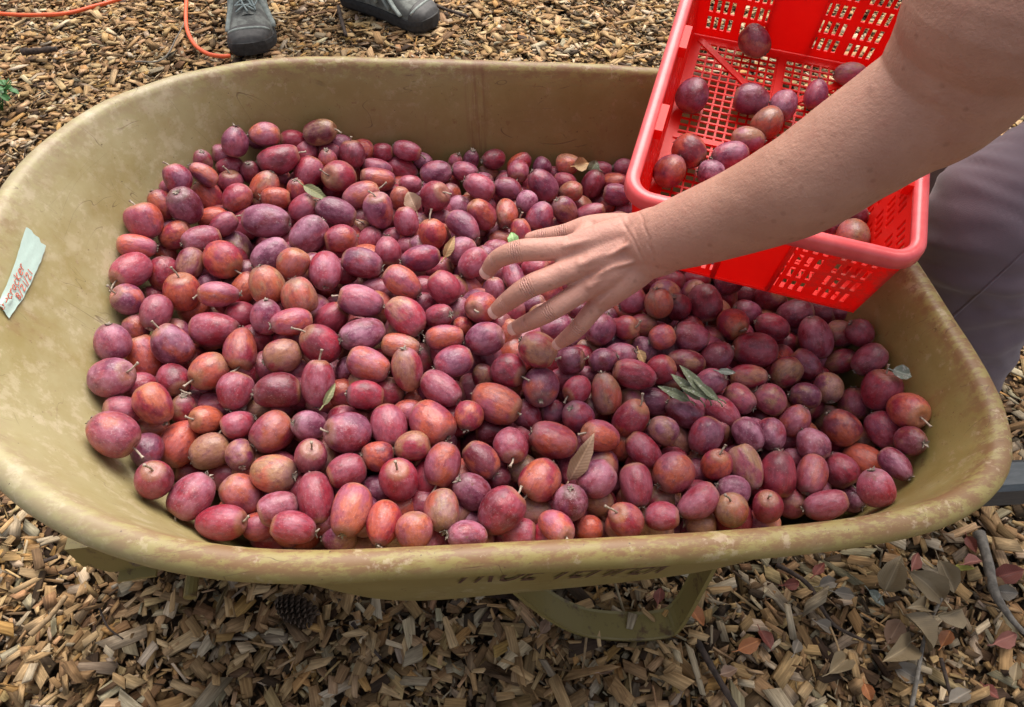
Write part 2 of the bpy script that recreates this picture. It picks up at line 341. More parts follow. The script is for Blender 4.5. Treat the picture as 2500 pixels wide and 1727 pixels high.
# handles: box beams under the tray, near and far
H0, H1 = np.array([-.392, .441, .262]), np.array([1.15, .335, .298])
def beam(mb, a, b, w, h, ch=.006):
    a, b = np.array(a, float), np.array(b, float); d = (b-a)/np.linalg.norm(b-a); y = np.cross((0, 0, 1), d); y /= np.linalg.norm(y); z = np.cross(d, y)
    pr = [(-w/2+ch, -h/2), (w/2-ch, -h/2), (w/2, -h/2+ch), (w/2, h/2-ch), (w/2-ch, h/2), (-w/2+ch, h/2), (-w/2, h/2-ch), (-w/2, -h/2+ch)]
    v = [p+y*q[0]+z*q[1] for p in (a, b) for q in pr]; n = 8
    return mb.add(v, [(j, (j+1) % n, n+(j+1) % n, n+j) for j in range(n)]+[tuple(range(n))[::-1], tuple(range(n, 2*n))])
mir = lambda p: np.array([p[0], 2*YC-p[1], p[2]])
for mm in (lambda p: np.array(p), mir):
    hb = beam(MB(), mm(H0), mm(H1), .042, .050); h_ = bpart(hb, 'handle', M_HND)
    bpart(beam(MB(), mm(H1-np.array([.13, -.005, .003])), mm(H1+np.array([.004, 0, 0])), .044, .054, .014), 'grip', M_RUB, parent=h_)
    # yellow nose bracket folded over the handle end, with a bolt
    b0, b1 = H0+np.array([-.035, .0014, -.001]), H0+np.array([.060, -.0024, .0012])
    nb = MB(); sgn = 1 if mm(H0)[1] < YC else -1
    y0 = -.0215
    prof = [(-.048, .030), (-.052, -.006), (-.030, -.040), (.040, -.046), (.062, -.026), (.050, .027)]   # side cheek outline (x,z)
    for yy in (-.0215, .0215):
        vv = [mm(H0+np.array([px_+.0, yy+d_, pz_])) for d_ in (-.002, .002) for px_, pz_ in prof]
        nb.add(vv, [tuple(range(6))[::-1], tuple(range(6, 12))]+[(j, (j+1) % 6, 6+(j+1) % 6, 6+j) for j in range(6)])
    nb.box(mm(H0+np.array([-.050, 0, .006])), (.004, .046, .050)); nb.box(mm(H0+np.array([-.012, 0, .0300])), (.074, .0475, .004)); nb.box(mm(H0+np.array([-.041, 0, -.024])), (.042, .046, .004), rotation_to((.75, 0, .66))); nb.box(mm(H0+np.array([.004, 0, -.041])), (.072, .046, .004), rotation_to((-.08, 0, 1)))
    br = bpart(nb, 'nose_bracket', M_YST)
    bt = MB(); c_ = H0+np.array([.012, -.024, -.014])
    bt.tube([mm(c_), mm(c_+np.array([0, -.003, 0]))], [.0095, .009], 14); bt.tube([mm(c_+np.array([0, -.003, 0])), mm(c_+np.array([0, -.0065, 0]))], [.0055, .005], 6)
    bpart(bt, 'bolt', M_BOLT, parent=br)
    # stand: a broad steel strap bent into a loop that rests on the chips
    path = spline([(.015, .405, .252), (.055, .388, .17), (.110, .368, .080), (.165, .346, .040), (.225, .334, .028), (.280, .329, .029), (.306, .333, .050), (.325, .352, .15), (.345, .378, .255)], 40)
    T = np.gradient(path, axis=0); T /= np.linalg.norm(T, axis=1)[:, None]; wv = np.array([.13, .99, 0]); vv = []
    for p, t_ in zip(path, T):
        y = wv-t_*(wv@t_); y /= np.linalg.norm(y); z = np.cross(t_, y)
        for a_, b_ in ((-.020, -.0022), (.020, -.0022), (.0205, .004), (.017, .0022), (-.017, .0022), (-.0205, .004)): vv.append(mm(p+y*a_+z*b_))
    n = 6; ff = [(i*n+j, i*n+(j+1) % n, (i+1)*n+(j+1) % n, (i+1)*n+j) for i in range(39) for j in range(n)]+[tuple(range(n)), tuple(39*n+j for j in range(n))]
    lg = bpart(MB().add(vv, ff), 'leg', M_YST)
    bt = MB(); c_ = np.array([.366, .366, .225]); bt.tube([mm(c_), mm(c_+np.array([-.002, -.007, -.001]))], .007, 6); bpart(bt, 'bolt', M_BOLT, parent=lg)
# cross braces, axle, wheel
bpart(beam(MB(), (.30, .40, .225), (.30, .718, .225), .03, .02, .004), 'cross_brace', M_YST)
bpart(beam(MB(), (-.30, .41, .232), (-.30, .708, .232), .04, .02, .004), 'cross_brace', M_YST)
wc = np.array([-.335, YC, .185])
tb = MB(); ths = np.linspace(0, 2*np.pi, 37)[:-1]; pr = [(.115, -.034), (.150, -.046), (.178, -.036), (.188, 0), (.178, .036), (.150, .046), (.115, .034)]
vv = [wc+np.array([r_*np.cos(q), y_, r_*np.sin(q)])*1.0 for q in ths for r_, y_ in pr]; n = len(pr)
tb.add(vv, [(i*n+j, i*n+(j+1) % n, ((i+1) % 36)*n+(j+1) % n, ((i+1) % 36)*n+j) for i in range(36) for j in range(n)])
wh = bpart(tb, 'wheel', M_RUB, True)
rb = MB(); rb.tube([wc+(0, -.03, 0), wc+(0, -.012, 0), wc+(0, .012, 0), wc+(0, .03, 0)], [.118, .09, .09, .118], 28, up=(1, 0, 0)); rb.tube([wc+(0, -.17, 0), wc+(0, .17, 0)], .008, 10, up=(1, 0, 0)); bpart(rb, 'wheel_rim', M_YST, parent=wh)

# maker's lettering on the near side wall, worn dark red
fc = bpy.data.curves.new('lettering', 'FONT'); fc.body = 'TRUE TEMPER'; fc.shear = .8; fc.size = 1.0; fc.space_character = 1.02; fc.resolution_u = 2; fc.offset = .0
fo = bpy.data.objects.new('lettering_tmp', fc); col.objects.link(fo); bpy.context.view_layer.update()
tm = bpy.data.meshes.new_from_object(fo.evaluated_get(bpy.context.evaluated_depsgraph_get())); bpy.data.objects.remove(fo)
bm = bmesh.new(); bm.from_mesh(tm); bmesh.ops.triangulate(bm, faces=bm.faces[:]); bmesh.ops.subdivide_edges(bm, edges=[e for e in bm.edges if e.calc_length() > .35], cuts=3, use_grid_fill=False); bmesh.ops.triangulate(bm, faces=bm.faces[:])
bm.to_mesh(tm); bm.free()
co_ = np.array([v.co[:] for v in tm.vertices]); mn, mx = co_.min(0), co_.max(0)
tn = np.linspace(np.pi*1.08, np.pi*1.93, 4000)
def near_wall(x, s):
    q = shell(tn, np.full(4000, s), .0065); q[:, 2] -= .004*s; i = np.argmin(np.abs(q[:, 0]-x)); return q[i]
OUTN = np.array([0, -.963, -.27])
for v, c_ in zip(tm.vertices, co_):
    u = (c_[0]-mn[0])/(mx[0]-mn[0]); q = (c_[1]-mn[1])/(mx[1]-mn[1])
    p = near_wall(-.002+u*.206, .190+.050*u-q*.110); v.co = p-BLOC
k = NT('worn_red_lettering'); n = k.noise(k.coord(), 120, 6, .7); k.set(Base_Color=k.mix(k.ramp(n, .50, .66), (.075, .030, .022), (.22, .15, .055)), Roughness=.6)
tm.materials.append(k.m); o = link('lettering', tm, None, tray); tag(o, 'slanted dark red TRUE TEMPER lettering')

# masking tape with a hand-written note on the front slope
def front_pt(px, py):                                # first hit of a pixel's ray with the inside of the tray
    r = rays([[px, py]])[0]; G = shell(*np.meshgrid(np.linspace(np.pi*.7, np.pi*1.3, 240), np.linspace(0.02, .7, 160))); G = G.reshape(-1, 3)
    g_ = proj(G); d_ = np.hypot(g_[:, 0]-px, g_[:, 1]-py); i = d_.argmin(); return G[i]
p00, p10, p11, p01 = [front_pt(*q) for q in ((-34, 736), (15, 781), (110, 606), (61, 561))]   # tape corners: lower left, lower right, upper right, upper left
def tape_pt(u, v):
    p = (1-u)*(1-v)*p00+u*(1-v)*p10+u*v*p11+(1-u)*v*p01; return p
G = shell(*np.meshgrid(np.linspace(np.pi*.7, np.pi*1.3, 400), np.linspace(0.02, .7, 300))).reshape(-1, 3)
def drape(p):                                        # drop onto the front slope
    i = np.argmin(((G[:, :2]-p[:2])**2).sum(1)); nb_ = np.argsort(((G[:, :2]-p[:2])**2).sum(1))[:6]; q = p.copy(); q[2] = G[nb_, 2].mean(); return q
FN = np.cross(p10-p00, p01-p00); FN /= np.linalg.norm(FN); FN *= np.sign(FN[2])
tv, tf = [], []; nu, nv = 8, 16
edge = rng.normal(0, .004, nv+1)
for j in range(nv+1):
    for i in range(nu+1):
        u, v_ = i/nu, j/nv
        if j == nv: v_ += .010*(i % 3)-.012*(i > 5)
        p = drape(tape_pt(u, v_)); lift = .0022+.0012*max(0, v_-.9)*10*rng.random()+(.003 if (j <= 2 and 1 < i < 6) else 0)*(rng.random()); tv.append(p+FN*lift)
for j in range(nv):
    for i in range(nu): tf.append((j*(nu+1)+i, j*(nu+1)+i+1, (j+1)*(nu+1)+i+1, (j+1)*(nu+1)+i))
k = NT('masking_tape'); n = k.noise(k.coord(), 260, 4); k.set(Base_Color=k.mix(n, (.42, .56, .49), (.50, .63, .56)), Roughness=.75, Normal=k.bump(n, .4, .0006)); M_TAPE = k.m
tape_c = drape(tape_pt(.5, .5))
me = pymesh('masking_tape', np.array(tv)-tape_c, tf); tape = link('masking_tape', me, M_TAPE, smooth=True); tape.location = tape_c
tag(tape, 'torn strip of pale masking tape with red handwriting stuck inside the tray', 'tape')
GLY = {'i': [[(0, .5), (0, 0)], [(0, .75), (.03, .8)]], 'r': [[(0, .55), (.02, 0)], [(.02, .3), (.12, .5), (.28, .55)]], 'e': [[(.02, .28), (.34, .34), (.3, .52), (.14, .55), (.0, .3), (.08, .04), (.32, .06)]],
       'c': [[(.3, .48), (.14, .55), (0, .28), (.1, .02), (.32, .08)]], 'a': [[(.3, .5), (.12, .54), (0, .25), (.1, .02), (.28, .2), (.31, .5), (.3, .12), (.38, .02)]],
       'K': [[(0, .95), (.02, 0)], [(.36, .72), (.03, .34), (.38, 0)]], '8': [[(.3, .8), (.1, .85), (.06, .62), (.28, .35), (.26, .05), (.06, .06), (.08, .34), (.3, .6), (.3, .8)]],
       '/': [[(0, -.15), (.3, 1.0)]], '2': [[(.02, .7), (.16, .86), (.3, .68), (.02, .03), (.36, .06)]], '1': [[(.1, .85), (.08, 0)]]}
ink = MB()
def write(txt, u0, v0, size, dv):                    # runs up the tape (v), letters stand across it (u)
    v = v0
    for ch in txt:
        wmax = 0
        for st in GLY.get(ch, []):
            q = spline(st, 5*len(st)) if len(st) > 2 else np.array(st); pts = []
            for a_, b_ in q:
                pts.append(drape(tape_pt(u0-b_*size, v+a_*dv))+FN*.0034-tape_c); wmax = max(wmax, a_)
            ink.tube(pts, .00040, 5)
        v += (wmax+.14)*dv
write('irecracKer', .48, .0, .42, .137); write('8/21/21', .88, .235, .33, .135)
k = NT('red_ink'); k.set(Base_Color=(.62, .13, .075), Roughness=.6); ink.obj('handwriting', k.m, tape)
# ================================================================ RED HARVEST BASKET
def rotv(w):
    w = np.array(w); th = np.linalg.norm(w); kx = w/th; K = np.array([[0, -kx[2], kx[1]], [kx[2], 0, -kx[0]], [-kx[1], kx[0], 0]])
    return np.eye(3)+np.sin(th)*K+(1-np.cos(th))*K@K
BK_Q = [0.17050, -0.00345, -0.43117, 0.43201, 0.71950, 0.65087, 0.45657, 0.12500]
BK_R = rotv(BK_Q[:3]); BK_S = .962
BK_C = CAM+(np.array(BK_Q[3:6])-CAM)*BK_S; BK_L, BK_D, BK_W, BK_T = BK_Q[6]*BK_S, BK_Q[7]*BK_S, .30*BK_S, .02*BK_S
k = NT('red_plastic'); co = k.coord(); n = k.noise(co, 30, 5, .6); d_ = k.noise(co, 24, 8, .75)
c = k.mix(k.ramp(n, .3, .7), (.86, .016, .010), (.92, .026, .014))
sx_ = k.n('SeparateXYZ'); k.put(sx_.inputs[0], co); spot = k.math('MULTIPLY', k.ramp(sx_.outputs[0], .035, .075), k.math('SUBTRACT', 1., k.ramp(sx_.outputs[1], -.21, -.19)))   # dried mud on one end corner
mud = k.math('MAXIMUM', k.math('MULTIPLY', k.ramp(d_, .62, .70), .40), k.math('MULTIPLY', k.math('MULTIPLY', k.ramp(d_, .42, .56), spot), .85))
c = k.mix(mud, c, (.16, .09, .06))
k.set(Base_Color=c, Roughness=.42, Normal=k.bump(k.noise(co, 260, 3), .08, .0008))
tr = k.n('BsdfTranslucent'); tr.inputs[0].default_value = (.97, .05, .022, 1); mx_ = k.n('MixShader'); mx_.inputs[0].default_value = .42
k.t.links.new(k.b.outputs[0], mx_.inputs[1]); k.t.links.new(tr.outputs[0], mx_.inputs[2]); k.t.links.new(mx_.outputs[0], k.out.inputs[0]); M_RED = k.m
k = NT('red_rim_sky_sheen'); n = k.noise(k.coord(), 45, 6, .65)  # sky reflection along the rim painted in as a paler red
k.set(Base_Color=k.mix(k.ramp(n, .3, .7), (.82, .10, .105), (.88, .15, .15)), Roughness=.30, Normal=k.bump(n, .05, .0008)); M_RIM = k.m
basket = empty('harvest_basket'); basket.matrix_world = mat4(BK_R, BK_C)
tag(basket, 'tilted red plastic basket with slotted walls and mesh floor, resting in the wheelbarrow', 'basket')
HW, HL = BK_W/2-.010, BK_L/2-.010                   # wall top half sizes, inside the rim
FW, FL = BK_W/2-BK_T, BK_L/2-BK_T
def panel(name, top0, top1, bot0, bot1, groups_u, rows_v, thick, inward):
    # flat wall with real slots; u along the top edge, v from rim (0) to floor (1)
    ub = sorted(set([0., 1.]+[round(x, 5) for g_ in groups_u for x in g_])); vb = sorted(set([0., 1.]+[round(x, 5) for g_ in rows_v for x in g_]))
    isu = {(round(a, 5), round(b, 5)) for a, b in groups_u}; isv = {(round(a, 5), round(b, 5)) for a, b in rows_v}
    P_ = lambda u, v: (1-v)*((1-u)*top0+u*top1)+v*((1-u)*bot0+u*bot1)
    nu_, nv_ = len(ub), len(vb); inw = np.array(inward, float)*thick
    Vv = [P_(u, v) for v in vb for u in ub]; Vb = [p+inw for p in Vv]; N_ = len(Vv); fs = []
    hole = lambda i, j: (ub[i], ub[i+1]) in isu and (vb[j], vb[j+1]) in isv
    for j in range(nv_-1):
        for i in range(nu_-1):
            a, b, c_, d2 = j*nu_+i, j*nu_+i+1, (j+1)*nu_+i+1, (j+1)*nu_+i
            if not hole(i, j): fs += [(a, b, c_, d2), (N_+d2, N_+c_, N_+b, N_+a)]
            else: fs += [(a, b, N_+b, N_+a), (b, c_, N_+c_, N_+b), (c_, d2, N_+d2, N_+c_), (d2, a, N_+a, N_+d2)]
    return link(name, pymesh(name, Vv+Vb, fs), M_RED, basket)
def slot_groups(length, starts, pitch=.0100, wd=.0052, n=4):
    g_ = []
    for s0 in starts:
        for i in range(n): a = (s0+i*pitch)/length; g_.append((a, a+wd/length))
    return g_
rows4 = [(.10+.215*i, .10+.215*i+.155) for i in range(4)]
z0, z1 = -.006, -BK_D+.004
ls = 2*HW; sh = slot_groups(ls, [.018, .066, ls-.066-.036, ls-.018-.036])
ll = 2*HL; lo = slot_groups(ll, [.022+.0535*i for i in range(8) if i not in ()])
V3 = lambda x, y, z: np.array([x, y, z], float)
panel('end_wall', V3(-HW, -HL, z0), V3(HW, -HL, z0), V3(-FW, -FL, z1), V3(FW, -FL, z1), sh, rows4, .0024, (0, 1, .1))
panel('end_wall', V3(-HW, HL, z0), V3(HW, HL, z0), V3(-FW, FL, z1), V3(FW, FL, z1), sh, rows4, .0024, (0, -1, .1))
panel('side_wall', V3(-HW, -HL, z0), V3(-HW, HL, z0), V3(-FW, -FL, z1), V3(-FW, FL, z1), lo, rows4, .0024, (1, 0, .1))
panel('side_wall', V3(HW, -HL, z0), V3(HW, HL, z0), V3(FW, -FL, z1), V3(FW, FL, z1), lo, rows4, .0024, (-1, 0, .1))
# moulded uprights that frame the plain middle of the end walls
for sy in (-1, 1):
    for x in (-.032, .032):
        mb = MB(); a, b = V3(x, sy*(HL+.0012), z0-.004), V3(x*.95, sy*(FL+.0012), z1+.002); mb.tube([a, b], [.0032, .0032], 6); mb.obj('upright_rib', M_RED, basket, True)
# floor: border, fine lattice, diagonal and centre ribs
mb = MB(); zf = -BK_D+.0015; bw = .016
for x, y, sx, sy in ((0, -FL+bw/2, 2*FW, bw), (0, FL-bw/2, 2*FW, bw), (-FW+bw/2, 0, bw, 2*FL-2*bw), (FW-bw/2, 0, bw, 2*FL-2*bw)): mb.box((x, y, zf), (sx, sy, .003))
mb.obj('floor_border', M_RED, basket)
mb = MB(); ip = .0118
nx_, ny_ = int((2*FW-2*bw)/ip), int((2*FL-2*bw)/ip)
for i in range(1, nx_+1): mb.box((-FW+bw+i*(2*FW-2*bw)/(nx_+1), 0, zf), (.0026, 2*FL-2*bw, .0022))
for j in range(1, ny_+1): mb.box((0, -FL+bw+j*(2*FL-2*bw)/(ny_+1), zf+.0004), (2*FW-2*bw, .0026, .0022))
mb.obj('floor_lattice', M_RED, basket)
iw, il = FW-bw+.004, FL-bw+.004
for a, b in (((-iw, il), (0, .08)), ((iw, il), (0, .08)), ((-iw, -il), (0, -.08)), ((iw, -il), (0, -.08)), ((0, -il), (0, il)), ((-iw, 0), (iw, 0))):
    a, b = np.array(a), np.array(b); d2 = b-a; L_ = np.linalg.norm(d2); d2 = d2/L_; mb = MB()
    mb.box(((a[0]+b[0])/2, (a[1]+b[1])/2, zf+.0016), (L_, .0085, .0034), np.array([[d2[0], -d2[1], 0], [d2[1], d2[0], 0], [0, 0, 1]])); mb.obj('floor_rib', M_RED, basket)
# rolled rim swept round a rounded rectangle, with stacking lugs on the long sides
def rrect(hw, hl, r, n=8):
    pts, nor = [], []
    for cx_, cy_, a0 in ((hw-r, hl-r, 0), (-hw+r, hl-r, 90), (-hw+r, -hl+r, 180), (hw-r, -hl+r, 270)):
        for i in range(n+1):
            a = math.radians(a0+90*i/n); pts.append((cx_+r*math.cos(a), cy_+r*math.sin(a))); nor.append((math.cos(a), math.sin(a)))
    return np.array(pts), np.array(nor)
pts, nor = rrect(BK_W/2, BK_L/2, .030)
prof = [(-.0125, -.009), (-.0125, -.002), (-.010, .001), (-.004, .002), (.000, .0005), (.0018, -.003), (.0022, -.014), (.000, -.015), (-.002, -.004), (-.009, -.004)]
mb = MB(); n = len(prof); kq = len(pts)
vv = [(pts[i][0]+nor[i][0]*o_, pts[i][1]+nor[i][1]*o_, z_) for i in range(kq) for o_, z_ in prof]
mb.add(vv, [(i*n+j, i*n+(j+1) % n, ((i+1) % kq)*n+(j+1) % n, ((i+1) % kq)*n+j) for i in range(kq) for j in range(n)])
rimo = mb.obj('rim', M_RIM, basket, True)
for sx in (-1, 1):
    for y in (-.10, .035, .17):
        lb = MB(); x = sx*(BK_W/2-.0165)
        lb.add([(x+dx*.0045, y+dy, z_) for z_ in (-.016, -.0030) for dx, dy in ((-1, -.020), (1, -.020), (1, .020), (-1, .020))], [(3, 2, 1, 0), (4, 5, 6, 7), (0, 1, 5, 4), (1, 2, 6, 5), (2, 3, 7, 6), (3, 0, 4, 7)])
        lb.obj('stacking_lug', M_RED, rimo)
# ================================================================ HAND SKELETON (used below so that the fruit makes room for it)
# joints: pixel, depth, radius in metres (left hand, palm down, fingers spread and bent onto the fruit)
HAND = {
 'index': [(1412, 598, .668, .0122), (1378, 606, .664, .0098), (1263, 614, .666, .0086), (1214, 634, .681, .0075), (1190, 663, .697, .0062)],
 'middle': [(1440, 636, .662, .0122), (1414, 650, .660, .0100), (1291, 701, .663, .0088), (1240, 736, .680, .0077), (1211, 760, .697, .0063)],
 'ring': [(1458, 684, .667, .0120), (1436, 702, .666, .0096), (1343, 760, .672, .0081), (1291, 787, .689, .0071), (1257, 802, .703, .0059)],
 'little': [(1480, 716, .678, .0110), (1462, 740, .679, .0086), (1413, 799, .690, .0073), (1385, 824, .702, .0064), (1364, 839, .713, .0053)],
 'thumb': [(1520, 560, .690, .0150), (1440, 558, .700, .0125), (1375, 572, .708, .0095), (1325, 579, .714, .0082), (1296, 583, .718, .0066)],
}
HJ = {kk: [(at(a, b, d), r) for a, b, d, r in v] for kk, v in HAND.items()}

# ================================================================ CRABAPPLES
def heap_g(x, y):                                    # how far the heap's top lies below the rim plane
    C_ = np.array([(-.31, .52, .098), (-.25, .36, .125), (-.28, .75, .085), (-.18, .83, .070), (0, .85, .108), (.25, .85, .125), (.48, .62, .100), (.47, .42, .085), (.43, .32, .095),
                   (0, .27, .070), (-.12, .28, .078), (.3, .28, .078), (0, .55, .045), (-.15, .55, .052), (.25, .5, .062), (0, .7, .072), (.2, .7, .09)])
    w_ = 1/(((np.asarray(x)[..., None]-C_[:, 0])**2+(np.asarray(y)[..., None]-C_[:, 1])**2)+.003)**1.4
    return (w_*C_[:, 2]).sum(-1)/w_.sum(-1)
def heap_z(x, y): return rimz(x)-heap_g(x, y)-.018
def parse(txt):
    out = []; o = None
    for ln in txt.strip().splitlines():
        q = ln.split()
        if ln[0] == '@': o = [float(x) for x in q[1:]]; continue
        cx, cy, a, b, ang = map(float, q[:5]); s_ = o[2]
        out.append(dict(px=o[0]+cx*s_, py=o[1]+cy*s_, a=a*s_, b=b*s_, ang=ang, end=q[5], tilt=float(q[6]), col=q[7], lay=int(q[8])))
    return out
